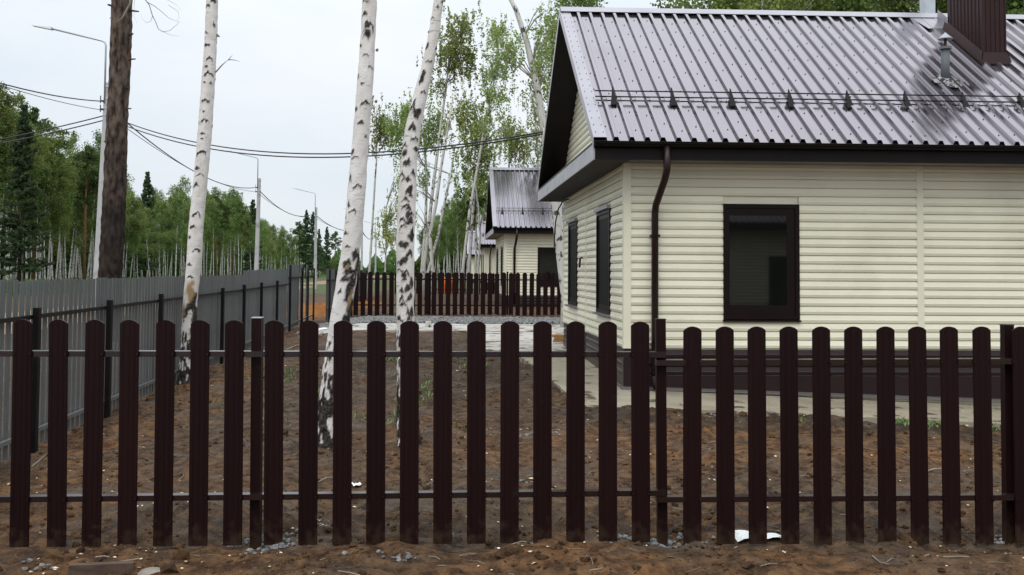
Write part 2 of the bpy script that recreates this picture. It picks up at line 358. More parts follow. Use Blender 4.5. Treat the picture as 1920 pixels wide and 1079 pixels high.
def groundmat():
    m = bpy.data.materials.new('bare soil'); m.use_nodes = True; t = m.node_tree; p = t.nodes['Principled BSDF']; N = t.nodes.new; L = t.links.new
    p.inputs['Specular IOR Level'].default_value = .12
    tc = N('ShaderNodeTexCoord')
    def nz(s, d=8, rg=.6):
        n = N('ShaderNodeTexNoise'); n.inputs['Scale'].default_value = s; n.inputs['Detail'].default_value = d; n.inputs['Roughness'].default_value = rg
        L(tc.outputs['Object'], n.inputs[0]); return n
    def att(k): a = N('ShaderNodeAttribute'); a.attribute_name = k; return a
    def mixc(f, a, b):
        x = N('ShaderNodeMix'); x.data_type = 'RGBA'; L(f, x.inputs['Factor'])
        for i, q in ((6, a), (7, b)):
            if isinstance(q, tuple): x.inputs[i].default_value = q + (1,)
            else: L(q, x.inputs[i])
        return x.outputs[2]
    def mr(src, a, b, lo=0, hi=1):
        r = N('ShaderNodeMapRange'); r.inputs[1].default_value = a; r.inputs[2].default_value = b; r.inputs[3].default_value = lo; r.inputs[4].default_value = hi; L(src, r.inputs[0]); return r.outputs[0]
    fine = nz(9).outputs[0]; big = nz(1.3).outputs[0]; grit = nz(60, 4).outputs[0]
    soil = mixc(mr(fine, .38, .62), (.022, .0135, .008), (.098, .060, .034))
    cl = mixc(mr(fine, .38, .62), (.062, .027, .010), (.205, .098, .038))
    add = N('ShaderNodeMath'); add.operation = 'MULTIPLY_ADD'; L(mr(big, .35, .65, .35, 1.0), add.inputs[0]); L(att('clay').outputs['Fac'], add.inputs[1]); add.inputs[2].default_value = 0
    c = mixc(add.outputs[0], soil, cl)
    ml = N('ShaderNodeMath'); ml.operation = 'MULTIPLY'; L(mr(nz(4).outputs[0], .4, .6), ml.inputs[0]); L(att('humus').outputs['Fac'], ml.inputs[1])
    c = mixc(ml.outputs[0], c, (.024, .018, .014))
    wet = N('ShaderNodeMath'); wet.operation = 'MULTIPLY'; L(mr(nz(.9).outputs[0], .52, .62), wet.inputs[0]); wet.inputs[1].default_value = .55
    c = mixc(wet.outputs[0], c, (.085, .066, .050))
    c = mixc(mr(grit, .60, .70), c, (.14, .10, .068))
    c = mixc(mr(nz(28, 5).outputs[0], .60, .68), c, (.016, .011, .008))
    gr = mixc(mr(fine, .3, .7), (.040, .055, .018), (.085, .105, .035))
    c = mixc(att('grass').outputs['Fac'], c, gr)
    L(c, p.inputs['Base Color'])
    L(mr(nz(2.2).outputs[0], .4, .62, .62, .97), p.inputs['Roughness'])
    b1 = N('ShaderNodeBump'); b1.inputs['Strength'].default_value = .9; b1.inputs['Distance'].default_value = .06; L(fine, b1.inputs['Height'])
    b2 = N('ShaderNodeBump'); b2.inputs['Strength'].default_value = .8; b2.inputs['Distance'].default_value = .012; L(grit, b2.inputs['Height']); L(b1.outputs[0], b2.inputs['Normal'])
    L(b2.outputs[0], p.inputs['Normal'])
    return m
M_ground = groundmat()
single('ground', npmesh('ground', np.array(V), F, M_ground, True, {'clay': clay, 'humus': dark, 'grass': grass}), None, kind='structure')

def G(x, y, dz=0): return Vector((x, y, ground_z(x, y) + dz))

# sandy street beyond the grey fence
mb = MB()
yy = -10
prev = None
while yy < 420:
    a = (xgrey(yy) - 7.5, yy); b = (xgrey(yy) - 13.0, yy)
    row = [(a[0] + (b[0] - a[0]) * t, yy, ground_smooth(a[0] + (b[0] - a[0]) * t, yy) + .02 + .02 * math.sin(t * 3.14)) for t in (0, .33, .66, 1)]
    if prev:
        for k in range(3): mb.poly([prev[k], row[k], row[k + 1], prev[k + 1]])
    prev = row; yy += 6 if yy > 40 else 2
M_road = mat('sandy road', (.20, .13, .075), .95, 0, .1, col2=(.30, .21, .13), vscale=.6, bump=.4)
single('sandy_road', mb, M_road, kind='structure')

# ------------------------------------------------------------------ houses
A1, A2 = R(2.35), R(3.83)
UD = Vector((math.cos(A1), math.sin(A1), 0)); VD = Vector((-math.sin(A2), math.cos(A2), 0))
BH = .1145                                     # height of one siding course
def board_mesh(name, m):
    b = MB()
    prof = [(.019, 0.0), (.019, .011), (-.009, .012), (-.019, .050), (-.015, .056), (-.005, .108), (-.005, BH), (.018, BH)]
    b.strip(prof, lambda y, z: (0, y, z), lambda y, z: (1, y, z), close=True)
    return mesh(name, b, m)
ME_board = board_mesh('siding_board', M_side); ME_pboard = board_mesh('plinth_board', M_plinth)

def house(label, O, dz, detail, group='cream houses with brown roofs along the street', extras=False, LU=9.6):
    O = Vector(O)
    def W(u, v, z): return O + UD * u + VD * v + Vector((0, 0, z + dz))
    LV, OV = 6.9, .5
    ZB, ZT, ZE, SL = .70, 3.21, 3.455, .69
    VR = LV / 2; 
    T = Thing('house', label, 'house', W(0, 0, .19), group)
    # ---------------- walls
    core = MB(); core.box(.021, LU, .021, LV - .021, -.25, ZT + .05, W)
    core.v = [(x, y, z) for x, y, z in core.v]
    g = [W(0.021, .0, ZT), W(0.021, LV, ZT), W(0.021, VR, ZE + SL * (VR + OV) - .12)]
    g2 = [W(LU, .0, ZT), W(LU, LV, ZT), W(LU, VR, ZE + SL * (VR + OV) - .12)]
    core.poly(g[::-1]); core.poly(g2)
    T.part('wall', core, M_side)
    win_f = (1.33, 2.37, 1.10, 2.66)
    wins_s = [(1.12, 2.38, 1.10, 2.66), (4.75, 6.0, 1.10, 2.66)] if True else []
    joined = {'cream': MB(), 'brown': MB()}
    prof = [(.019, 0.0), (.019, .011), (-.009, .012), (-.019, .050), (-.015, .056), (-.005, .108), (-.005, BH), (.018, BH)]
    def place(kind, wall, a, b, z):
        if b - a < .02: return
        if wall == 'b': joined[kind].strip(prof, lambda y, zz: W(a, LV + .003 - y, z + zz), lambda y, zz: W(b, LV + .003 - y, z + zz)); return
        if wall == 'f': st = lambda s, y, zz: W(s, y - .003, z + zz); ang = A1; loc = W(a, -.003, z)
        else: st = lambda s, y, zz: W(y - .003, s, z + zz); ang = math.pi / 2 + A2 ; loc = W(-.003, a, z)
        if detail:
            me = ME_board if kind == 'cream' else ME_pboard
            if wall == 'f': T.inst('siding_board' if kind == 'cream' else 'plinth_board', me, loc, A1, (b - a, 1, 1))
            else: T.inst('siding_board' if kind == 'cream' else 'plinth_board', me, W(-.003, b, z), -math.pi / 2 + A2, (b - a, 1, 1))
        else:
            joined[kind].strip(prof, lambda y, zz: st(a, y, zz), lambda y, zz: st(b, y, zz))
    def course(kind, wall, segs, z, holes):
        for a, b in segs:
            cuts = [(a, b)]
            for (h0, h1, hz0, hz1) in holes:
                if z + BH > hz0 + .01 and z < hz1 - .01:
                    nc = []
                    for p, q in cuts:
                        if h0 < q and h1 > p:
                            nc += [(p, h0), (h1, q)]
                        else: nc.append((p, q))
                    cuts = nc
            for p, q in cuts: place(kind, wall, p, q, z)
    segf = [(.075, 4.0), (4.09, 8.2), (8.29, LU - .075)]
    segs = [(.075, 3.62), (3.69, LV - .075)]
    z = ZB
    while z < ZT - .02:
        course('cream', 'f', segf, z, [win_f, (6.1, 7.1, 1.1, 2.66)]); course('cream', 's', segs, z, wins_s); course('cream', 'b', [(.02, LU)], z, []); z += BH
    for k in range(1, 4):
        course('brown', 'f', segf, ZB - BH * k - .012, []); course('brown', 's', segs, ZB - BH * k - .012, [])
    # gable courses
    z = ZT + .25
    while z < ZE + SL * (VR + OV) - .3:
        half = (ZE + SL * (VR + OV) - .13 - z - BH * .5) / SL
        if half > .05: place('cream', 's', max(.02, VR - half), min(LV - .02, VR + half), z)
        z += BH
    if detail: T.part('back_siding_courses', joined['cream'], M_side, kind='stuff')
    else:
        T.part('siding_courses', joined['cream'], M_side, kind='stuff'); T.part('plinth_courses', joined['brown'], M_plinth, kind='stuff')
    def trim(name, m, a, b, z0, z1, wall, th=.024):
        q = MB()
        if wall == 'f': q.box(a, b, -th, .0, z0, z1, W)
        else: q.box(-th, .0, a, b, z0, z1, W)
        return T.part(name, q, m)
    c = MB(); c.box(-.027, .075, -.027, 0, ZB + .003, ZT, W); c.box(-.027, -.0005, -.0005, .075, ZB + .003, ZT, W); T.part('corner_trim', c, M_side)
    c = MB(); c.box(-.029, .075, -.029, 0, .15, ZB, W); c.box(-.029, -.0005, -.0005, .075, .15, ZB, W); T.part('plinth_corner_trim', c, M_plinth)
    for a, b in ((4.0, 4.09), (8.2, 8.29)): trim('joint_trim', M_side, a, b, ZB, ZT, 'f', .021)
    trim('joint_trim', M_side, 3.62, 3.69, ZB, ZT, 's', .021)
    trim('joint_trim', M_side, LV - .075, LV, ZB, ZT, 's', .024)
    trim('joint_trim', M_side, LV / 2 - 1.9, LV / 2 - 1.84, ZT + .25, ZE + SL * 2.0 - .2, 's', .021)
    # plinth skirt and drip strip (follow the falling ground)
    q = MB(); zs = ZB - BH * 3 - .014
    bot = lambda u: .165 - max(0, u) * .045 if u < 7 else .165 - 7 * .045
    for wall in 'f':
        q.hexa([W(.075, -.014, bot(0)), W(LU, -.014, bot(LU)), W(LU, 0, bot(LU)), W(.075, 0, bot(0)), W(.075, -.014, zs), W(LU, -.014, zs), W(LU, 0, zs), W(.075, 0, zs)])
    q.box(-.014, 0, .075, LV, .165, zs, W)
    T.part('plinth_skirt', q, M_plinth)
    q = MB()
    q.hexa([W(-.06, -.06, bot(0)), W(LU, -.06, bot(LU)), W(LU, -.0145, bot(LU)), W(-.06, -.0145, bot(0)), W(-.06, -.055, bot(0) + .02), W(LU, -.055, bot(LU) + .02), W(LU, -.0145, bot(LU) + .04), W(-.06, -.0145, bot(0) + .04)])
    q.box(-.055, -.0145, -.014, LV, .165, .195, W)
    T.part('drip_strip', q, M_brown if not extras else mat('grey drip strip', (.10, .085, .08), .4, .2))
    # ---------------- windows
    def window(a, b, z0, z1, wall, wide=.17):
        def P(s, d, z): return W(s, d, z) if wall == 'f' else W(d, s, z)      # d: negative is outwards
        fr = MB(); t = .055
        def bar(s0, s1, d0, d1, zz0, zz1, mb=fr): mb.box(s0, s1, d0, d1, zz0, zz1, P)
        bar(a, a + t, -.034, .02, z0, z1); bar(b - t, b, -.034, .02, z0, z1); bar(a + t, b - t, -.034, .02, z1 - t, z1); bar(a + t, b - t, -.034, .02, z0, z0 + t)
        casing = T.part('window', fr, M_win)
        s = MB()
        if wall == 'f':
            bar(a + t, a + t + .03, -.016, -.001, z0 + t, z1 - t, s); bar(b - wide, b - t, -.016, -.001, z0 + t, z1 - t, s)
            bar(a + t + .03, b - wide, -.016, -.001, z1 - t - .10, z1 - t, s); bar(a + t + .03, b - wide, -.016, -.001, z0 + t, z0 + .19, s)
            T.part('sash', s, M_win, parent=casing)
            gl = MB(); gl.box(a + t + .03, b - wide, -.006, -.001, z0 + .19, z1 - t - .10, P); T.part('pane', gl, M_glass, parent=casing)
            sl = MB(); sl.hexa([P(a - .01, -.055, z0 - .03), P(b + .01, -.055, z0 - .03), P(b + .01, 0, z0 - .03), P(a - .01, 0, z0 - .03), P(a - .01, -.055, z0 - .012), P(b + .01, -.055, z0 - .012), P(b + .01, 0, z0), P(a - .01, 0, z0)])
            T.part('sill', sl, M_win, parent=casing)
        else:
            bar(a + t, a + t + .07, -.012, -.001, z0 + t, z1 - t, s); bar(b - t - .07, b - t, -.012, -.001, z0 + t, z1 - t, s)
            bar(a + t + .07, b - t - .07, -.012, -.001, z1 - t - .07, z1 - t, s); bar(a + t + .07, b - t - .07, -.012, -.001, z0 + t, z0 + t + .07, s)
            T.part('sash', s, M_win, parent=casing)
            gl = MB(); gl.box(a + t + .07, b - t - .07, -.005, -.001, z0 + t + .07, z1 - t - .07, P); T.part('pane', gl, M_recess_shade, parent=casing)
            sl = MB(); sl.box(a - .02, b + .02, -.085, 0, z0 - .022, z0 - .001, P); T.part('sill', sl, M_flash, parent=casing)
            sl = MB(); sl.box(a - .01, b + .01, -.075, 0, z1 + .001, z1 + .055, P); T.part('head_flashing', sl, M_flash, parent=casing)
    window(*win_f, 'f')
    q = MB(); q.box(7.55, 8.2, LV, LV + .03, .35, 2.3, W); T.part('back_door', q, M_win)
    if LU > 8: window(6.1, 7.1, 1.1, 2.66, 'f')
    for q_ in wins_s: window(*q_, 's')
    # gable vent
    q = MB(); q.box(-.05, -.004, .95, 1.25, ZT + .62, ZT + 1.0, W); vt = T.part('gable_vent', q, M_brown)
    if detail:
        q = MB(); q.tube([W(-.03, 3.98, 1.98), W(-.07, 3.98, 1.96), W(-.08, 3.98, 1.80)], .018, 6); T.part('wall_hook', q, M_brown)
    # ---------------- soffits, fascias
    q = MB(); q.box(0.0, LU + OV, -OV + .03, -.001, ZT - .012, ZT + .0, W); q.box(-OV + .012, 0, -OV + .03, LV + OV - .03, ZT - .012, ZT, W)
    q.box(0, LU + OV, LV, LV + OV - .03, ZT - .012, ZT, W)
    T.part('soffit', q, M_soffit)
    if detail:
        q = MB(); v = -OV + .1
        while v < LV + OV: q.box(-OV + .02, -.01, v, v + .012, ZT - .017, ZT - .0125, W); v += .1
        T.part('soffit_groove', q, M_rakesoffit, kind='stuff')
    q = MB(); q.box(-OV + .01, LU + OV, -OV, -OV + .028, ZT - .02, ZE - .03, W); T.part('fascia', q, M_brown)
    q = MB(); q.box(-OV - .012, LU + OV, LV + OV - .028, LV + OV, ZT - .02, ZE - .03, W); T.part('fascia', q, M_brown)
    q = MB(); q.box(-OV - .008, -OV + .01, -OV, LV + OV, ZT - .02, ZT + .185, W)
    fs = T.part('gable_fascia', q, mat('pale grey fascia strip', (.42, .41, .425), .4, .3, .5, var=.08, dirt=(.2, .19, .19), dirt_scale=5, dirt_lo=.55, dirt_hi=.8), label='pale grey metal gable fascia strip')
    q = MB(); q.hexa([W(-OV - .012, -OV, ZT + .188), W(0, -OV, ZT + .20), W(0, LV + OV, ZT + .20), W(-OV - .012, LV + OV, ZT + .188),
                      W(-OV - .012, -OV, ZT + .215), W(0, -OV, ZT + .248), W(0, LV + OV, ZT + .248), W(-OV - .012, LV + OV, ZT + .215)])
    T.part('gable_ledge', q, M_brown)
    # ---------------- roof sheets
    def ribs(u0, u1, va, vb, zofs, side):
        """trapezoid sheet from distance va to vb up the slope; side 0 front, 1 back"""
        b = MB(); P = .205; prof = []; u = u0
        while u < u1 - .01:
            for du, h in ((0, 0), (.100, 0), (.120, .052), (.166, .052), (.188, 0)):
                if u + du <= u1: prof.append((u + du, h))
            u += P
        prof.append((u1, 0))
        def pt(t):
            def f(u, h):
                v = -OV + t; z = ZE + SL * t + zofs + h
                return W(u, v if side == 0 else LV - v, z)
            return f
        b.strip(prof, pt(va), pt(vb)); return b
    RU = VR + OV
    def solid(o):
        md = o.modifiers.new('thick', 'SOLIDIFY'); md.thickness = .004; md.offset = -1
    solid(T.part('lower_roof_sheet', ribs(-OV + .14, LU + OV, -.035, 1.05, 0, 0), M_roof))
    solid(T.part('upper_roof_sheet', ribs(-OV + .14, LU + OV, .98, RU - .02, .012, 0), M_roof))
    solid(T.part('back_roof_sheet', ribs(-OV + .14, LU + OV, -.035, RU - .02, 0, 1), M_roof))
    # ridge cap
    zr = ZE + SL * RU + .05
    q = MB(); 
    q.strip([(-.17, -.17 * SL), (-.155, -.155 * SL + .004), (-.02, .0), (.02, .0), (.155, -.155 * SL + .004), (.17, -.17 * SL)], lambda a, h: W(-OV - .005, VR + a, zr + h + .018), lambda a, h: W(LU + OV, VR + a, zr + h + .018))
    solid(T.part('ridge_cap', q, M_flash))
    # rake trims, both slopes
    for side in (0, 1):
        q = MB()
        def Q(t, u, h, side=side):
            v = -OV + t; return W(u, v if side == 0 else LV - v, ZE + SL * t + h)
        for t0, t1 in ((-.035, RU + .01),):
            q.strip([(-OV + .165, .0), (-OV + .155, .044), (-OV - .012, .044), (-OV - .012, -.10)], lambda u, h: Q(t0, u, h), lambda u, h: Q(t1, u, h))
        solid(T.part('rake_trim', q, M_flash))
        q = MB()
        q.hexa([Q(0, -OV, -.12), Q(0, -.002, -.12), Q(RU, -.002, -.12), Q(RU, -OV, -.12), Q(0, -OV, -.09), Q(0, -.002, -.09), Q(RU, -.002, -.09), Q(RU, -OV, -.09)])
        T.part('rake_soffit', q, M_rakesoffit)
    # ---------------- gutter + downpipe
    q = MB(); prof = [(math.cos(a) * .062, math.sin(a) * .062) for a in [math.pi + math.pi * k / 8 for k in range(9)]]
    prof = [(-.070, .004)] + prof + [(.062, .03)]
    q.strip(prof, lambda y, z: W(-OV - .01, -OV - .075 + y, ZE - .045 + z), lambda y, z: W(LU + OV, -OV - .075 + y, ZE - .045 + z))
    gt = T.part('gutter', q, M_brown, smooth=False); solid(gt)
    q = MB(); q.tube([W(.44, -OV - .07, ZE - .08), W(.44, -OV - .07, ZE - .40), W(.43, -OV + .02, ZE - .52), W(.39, -.12, ZE - .83), W(.385, -.085, ZE - .93), W(.385, -.085, .33)], .048, 12)
    dp = T.part('downpipe', q, M_dpipe, smooth=True)
    q = MB(); q.tube([W(.385, -.085, .345), W(.385, -.085, .27), W(.385, -.19, .21)], [.052, .052, .052], 12); T.part('outlet_bend', q, M_brown, smooth=True, parent=dp)
    q = MB()
    for zz in (2.2, .75): q.box(.325, .445, -.142, -.02, zz, zz + .03, W)
    T.part('pipe_clip', q, M_win, parent=dp)
    # ---------------- snow guard
    sg = MB(); 
    for t, h in ((.97, .145), (.93, .085)): sg.tube([W(-OV + .15, -OV + t, ZE + SL * t + h), W(LU + OV, -OV + t, ZE + SL * t + h)], .0095, 6)
    guard = T.part('snow_guard', sg, M_brown)
    br = MB()
    def tri(mb, u):
        t0, t1 = .82, 1.03; z0 = ZE + SL * t0 + .03; z1 = ZE + SL * t1 + .03
        a = [W(u - .045, -OV + t0, z0), W(u - .004, -OV + t1, z1), W(u - .006, -OV + .97, ZE + SL * .97 + .205)]
        b = [W(u + .050, -OV + t0, z0), W(u + .004, -OV + t1, z1), W(u + .006, -OV + .97, ZE + SL * .97 + .205)]
        mb.poly(a); mb.poly(b[::-1])
        for k in range(3): mb.poly([a[k], b[k], b[(k + 1) % 3], a[(k + 1) % 3]])
        mb.box(u - .035, u + .035, -OV + t0 - .01, -OV + t0 + .035, z0 - .012, z0 + .004, W)
    u = -.10
    while u < LU + OV:
        if detail:
            bb = MB(); tri(bb, u); bb_o = T.part('bracket', bb, M_brown, parent=guard)
        else: tri(br, u)
        u += .835
    if not detail: T.part('bracket_row', br, M_brown, parent=guard, kind='stuff')
    # ---------------- screws
    if detail:
        q = MB(); rg = random.Random(5)
        u = -OV + .14 + .044; col = 0
        while u < LU + OV:
            t = .1 + .3 * rg.random()
            while t < RU - .25:
                uu = u + rg.uniform(-.02, .02); tt = t + rg.uniform(-.03, .03)
                if not (5.6 < uu < 6.8 and 2.0 < tt):
                    zz = ZE + SL * tt + (.014 if tt > .98 else .002)
                    q.box(uu - .007, uu + .007, -OV + tt - .006, -OV + tt + .006, zz, zz + .009, W)
                t += rg.uniform(.34, .62)
            u += .205; col += 1
        for k in range(22):
            t = .08 + k * .175
            for uu in (-OV + .03, -OV + .13): 
                q.box(uu - .005, uu + .005, -OV + t - .005, -OV + t + .005, ZE + SL * t + .044, ZE + SL * t + .056, W)
        T.part('roof_screws', q, M_screw, kind='stuff')
    # ---------------- chimney and vents
    if extras or detail:
        cu0, cu1, t0, t1 = 5.93, 6.30, 2.24, 3.32
        zt = ZE + SL * t0
        q = MB()
        # profiled casing: ribbed outline
        def line(a, b, n, nrm):
            pts = []
            for k in range(n):
                f = k / n
                for df, h in ((0, 0), (.62 / n, 0), (.66 / n, .012), (.96 / n, .012)):
                    s = f + df; pts.append((a[0] + (b[0] - a[0]) * s + nrm[0] * h, a[1] + (b[1] - a[1]) * s + nrm[1] * h))
            return pts
        c0 = (cu0, -OV + t0); c1 = (cu1, -OV + t0); c2 = (cu1, -OV + t1); c3 = (cu0, -OV + t1)
        ol = line(c0, c1, 5, (0, -1)) + line(c1, c2, 10, (1, 0)) + line(c2, c3, 5, (0, 1)) + line(c3, c0, 10, (-1, 0))
        q.strip(ol, lambda a, b: W(a, b, zt - .1), lambda a, b: W(a, b, zt + 2.3), close=True)
        ch = T.part('chimney', q, M_chim)
        q = MB(); e = .06
        def rp(u, t, h): return W(u, -OV + t, ZE + SL * t + h)
        q.hexa([rp(cu0 - e, t0 - e, .03), rp(cu1 + e, t0 - e, .03), rp(cu1 + .0, t0 - .016, .05), rp(cu0 - .0, t0 - .016, .05), rp(cu0 - e, t0 - e, .045), rp(cu1 + e, t0 - e, .045), rp(cu1 + .0, t0 - .016, .20), rp(cu0 - .0, t0 - .016, .20)])
        q.hexa([rp(cu0 - e, t0 - e, .03), rp(cu0 - .016, t0, .03), rp(cu0 - .016, t1 + e, .03), rp(cu0 - e, t1 + e, .03), rp(cu0 - e, t0 - e, .046), rp(cu0 - .016, t0 - .0, .21), rp(cu0 - .016, t1 + e, .21), rp(cu0 - e, t1 + e, .046)])
        q.hexa([rp(cu1 + .016, t0, .03), rp(cu1 + e, t0 - e, .03), rp(cu1 + e, t1 + e, .03), rp(cu1 + .016, t1 + e, .03), rp(cu1 + .016, t0, .21), rp(cu1 + e, t0 - e, .046), rp(cu1 + e, t1 + e, .046), rp(cu1 + .016, t1 + e, .21)])
        T.part('flashing', q, M_chim, parent=ch)
        q = MB(); q.hexa([rp(cu0 - .30, t1 + .06, .052), rp(cu1 + .45, t1 + .06, .052), rp(cu1 + .45, RU - .12, .052), rp(cu0 - .42, RU - .12, .052),
                          rp(cu0 - .30, t1 + .06, .058), rp(cu1 + .45, t1 + .06, .058), rp(cu1 + .45, RU - .12, .058), rp(cu0 - .42, RU - .12, .058)])
        T.part('saddle_sheet', q, M_flash)
        q = MB(); q.hexa([rp(cu0 - .16, t1 - .12, .05), rp(cu0 - .02, t1 - .12, .05), rp(cu0 - .02, t1 + .3, .05), rp(cu0 - .16, t1 + .3, .05),
                          rp(cu0 - .03, t1 + .0, .05), rp(cu0 - .02, t1, .28), rp(cu0 - .02, t1 + .3, .28), rp(cu0 - .03, t1 + .3, .05)])
        T.part('corner_flashing', q, M_flash)
        # vent pipe
        pu, pt_ = 5.02, 1.66; b0 = rp(pu, pt_, .0)
        q = MB(); q.tube([b0 - Vector((0, 0, .08)), b0 + Vector((.01, 0, .50))], .062, 16); vp = T.part('vent_pipe', q, M_dull, smooth=True)
        q = MB(); q.tube([b0 + Vector((.01, 0, .492)), b0 + Vector((.01, 0, .53))], .088, 16); T.part('collar', q, M_soffit, parent=vp)
        q = MB(); q.tube([b0 + Vector((.01, 0, .53)), b0 + Vector((.012, 0, .66))], .022, 8); T.part('stem', q, M_rakesoffit, parent=vp)
        q = MB(); q.tube([b0 + Vector((.012, 0, .645)), b0 + Vector((.012, 0, .655)), b0 + Vector((.012, 0, .75))], [.105, .105, .004], 16); T.part('rain_cap', q, mat('grey cap steel', (.30, .31, .32), .45, .4), parent=vp)
        q = MB(); rg = random.Random(3)
        ring = []
        for k in range(22):
            a = 2 * math.pi * k / 22; r = .21 * rg.uniform(.85, 1.1)
            ring.append((pu + math.cos(a) * r * 1.05, pt_ - .06 + math.sin(a) * r * .95))
        for k in range(22):
            a, b = ring[k], ring[(k + 1) % 22]
            def hgt(u): 
                ph = (u - (-OV + .14)) % .205
                return .052 if .1 < ph < .19 else .016
            am = (pu + (a[0] - pu) * .5, pt_ + (a[1] - pt_) * .5); bm = (pu + (b[0] - pu) * .5, pt_ + (b[1] - pt_) * .5)
            q.poly([rp(*a, .052), rp(*b, .052), rp(*bm, .064), rp(*am, .064)])
            q.poly([rp(*am, .064), rp(*bm, .064), rp(pu + (b[0] - pu) * .25, pt_ + (b[1] - pt_) * .25, .085), rp(pu + (a[0] - pu) * .25, pt_ + (a[1] - pt_) * .25, .085)])
        T.part('sealing_patch', q, M_alu, parent=vp)
        # pale flue behind the ridge
        q = MB(); q.box(6.10, 6.29, VR + .5, VR + .7, ZE + SL * 3.2, ZE + SL * RU + 1.6, W); T.part('flue', q, M_galv)
    return T, W

corner = at(1172, 722, 13.43); 
O1 = Vector((corner.x, corner.y, 0))
T1, W1 = house('nearest cream house with the chimney, behind the dark brown picket fence', O1, 0, True, extras=True)
c2 = at(946, 560, 40.3)
T2, W2 = house('second cream house in the row, between the near house and the far roofs', (c2.x, c2.y, 0), .06, False)
c3 = at(908, 540, 72.0)
T3, W3 = house('third house in the row, mostly hidden behind the second one', (c3.x, c3.y, 0), .25, False)
c4 = at(884, 530, 112.0)
T4, W4 = house('farthest small roof at the end of the house row', (c4.x, c4.y, 0), .2, False)

T0, W0 = house('house behind the camera, seen only as a reflection in the front window', (3.35, -13.7, 0), 0, False)

# ------------------------------------------------------------------ apron, path, gravel
def sheet(name, quad, nx_, ny_, m, th=.07, lift=.035, rough=.02, kind='structure'):
    """slab over a quad of ground points (counter-clockwise), following the smooth ground"""
    a, b, c, d = [Vector((q[0], q[1], 0)) for q in quad]; V = []; 
    rows = []
    for j in range(ny_ + 1):
        for i in range(nx_ + 1):
            s, t = i / nx_, j / ny_
            p = (a * (1 - s) + b * s) * (1 - t) + (d * (1 - s) + c * s) * t
            e = 0
            if i in (0, nx_) or j in (0, ny_):
                p.x += rough * noise.noise((p.x * 4, p.y * 4, 0)); p.y += rough * noise.noise((p.x * 4, p.y * 4, 5)); 
            z = ground_smooth(p.x, p.y) + lift + .006 * noise.noise((p.x * 2, p.y * 2, 1))
            V.append((p.x, p.y, z))
    m_ = MB(); n = nx_ + 1; m_.v = V[:]
    for j in range(ny_):
        for i in range(nx_): k = j * n + i; m_.f.append((k, k + 1, k + n + 1, k + n))
    edge = [i for i in range(n)] + [j * n + nx_ for j in range(1, ny_ + 1)] + [ny_ * n + i for i in range(nx_ - 1, -1, -1)] + [j * n for j in range(ny_ - 1, 0, -1)]
    base = len(m_.v); m_.v += [(V[k][0], V[k][1], V[k][2] - th - .05) for k in edge]
    for q in range(len(edge)): r = (q + 1) % len(edge); m_.f.append((edge[r], edge[q], base + q, base + r))
    return single(name, m_, m, kind=kind, smooth=False)
p = lambda u, v: (W1(u, v, 0).x, W1(u, v, 0).y)
fl = at(1095, 754, 11.95); fr_ = at(1925, 790, 12.05)
sheet('apron_front', [(fl.x, fl.y), (9.5, fr_.y + .25), p(8.0, .05), p(0.0, .05)], 60, 8, M_conc)
sl0 = at(1095, 754, 11.95); sl1 = at(975, 672, 17.6)
sheet('apron_side', [(sl0.x, sl0.y), p(.02, -.02), p(.02, 4.4), (sl1.x, sl1.y)], 8, 30, M_conc, lift=.031)
sheet('apron_back', [(-.55, 18.2), (1.25, 17.9), (1.25, 24.1), (-.65, 24.2)], 12, 20, M_conc2, lift=.04)
sheet('garden_path', [(-5.2, 24.6), (2.2, 24.2), (2.3, 26.9), (-5.6, 27.1)], 60, 10, M_conc2, lift=.045, rough=.12)
mb = MB(); rg = random.Random(11)
for k in range(5200):
    x = rg.uniform(-5.9, 2.0); y = rg.uniform(27.2, 30.4); r = rg.uniform(.02, .05)
    mb.blob((x, y, ground_smooth(x, y) + .02 + rg.uniform(0, .03)), r, rg)
single('gravel_strip', mb, M_stone, 'strip of crushed grey gravel in front of the far picket fence', 'gravel', kind='stuff')

# ------------------------------------------------------------------ picket meshes
def picket_mesh(name, wd, ht, m, depth=.014, arch=.028):
    """rounded-top sheet-steel picket with two pressed ribs; origin at the foot, front towards -y"""
    xs_ = [-.5, -.47, -.36, -.30, -.24, -.08, 0, .08, .24, .30, .36, .47, .5]
    hs_ = [.0, -.010, -.012, -.017, -.012, -.012, -.016, -.012, -.012, -.017, -.012, -.010, 0.0]
    V = []; n = len(xs_)
    for z in (0, 1):
        for k, (a, h) in enumerate(zip(xs_, hs_)):
            zt = ht - arch * (2 * abs(a)) ** 2.2 if z else 0
            V.append((a * wd, h, zt))
    for z in (0, 1):
        for k, a in enumerate(xs_):
            zt = ht - arch * (2 * abs(a)) ** 2.2 if z else 0
            V.append((a * wd * .98, .003, zt))
    F = []
    for k in range(n - 1):
        F.append((k, k + 1, n + k + 1, n + k)); F.append((2 * n + k + 1, 2 * n + k, 3 * n + k, 3 * n + k + 1))
        F.append((n + k, n + k + 1, 3 * n + k + 1, 3 * n + k)); F.append((k + 1, k, 2 * n + k, 2 * n + k + 1))
    F.append((0, n, 3 * n, 2 * n)); F.append((n, n, n, n)[:0] or (n - 1, 3 * n - 1, 4 * n - 1, 2 * n - 1))
    me = bpy.data.meshes.new(name); me.from_pydata(V, [], F); me.materials.append(m); me.update(); return me

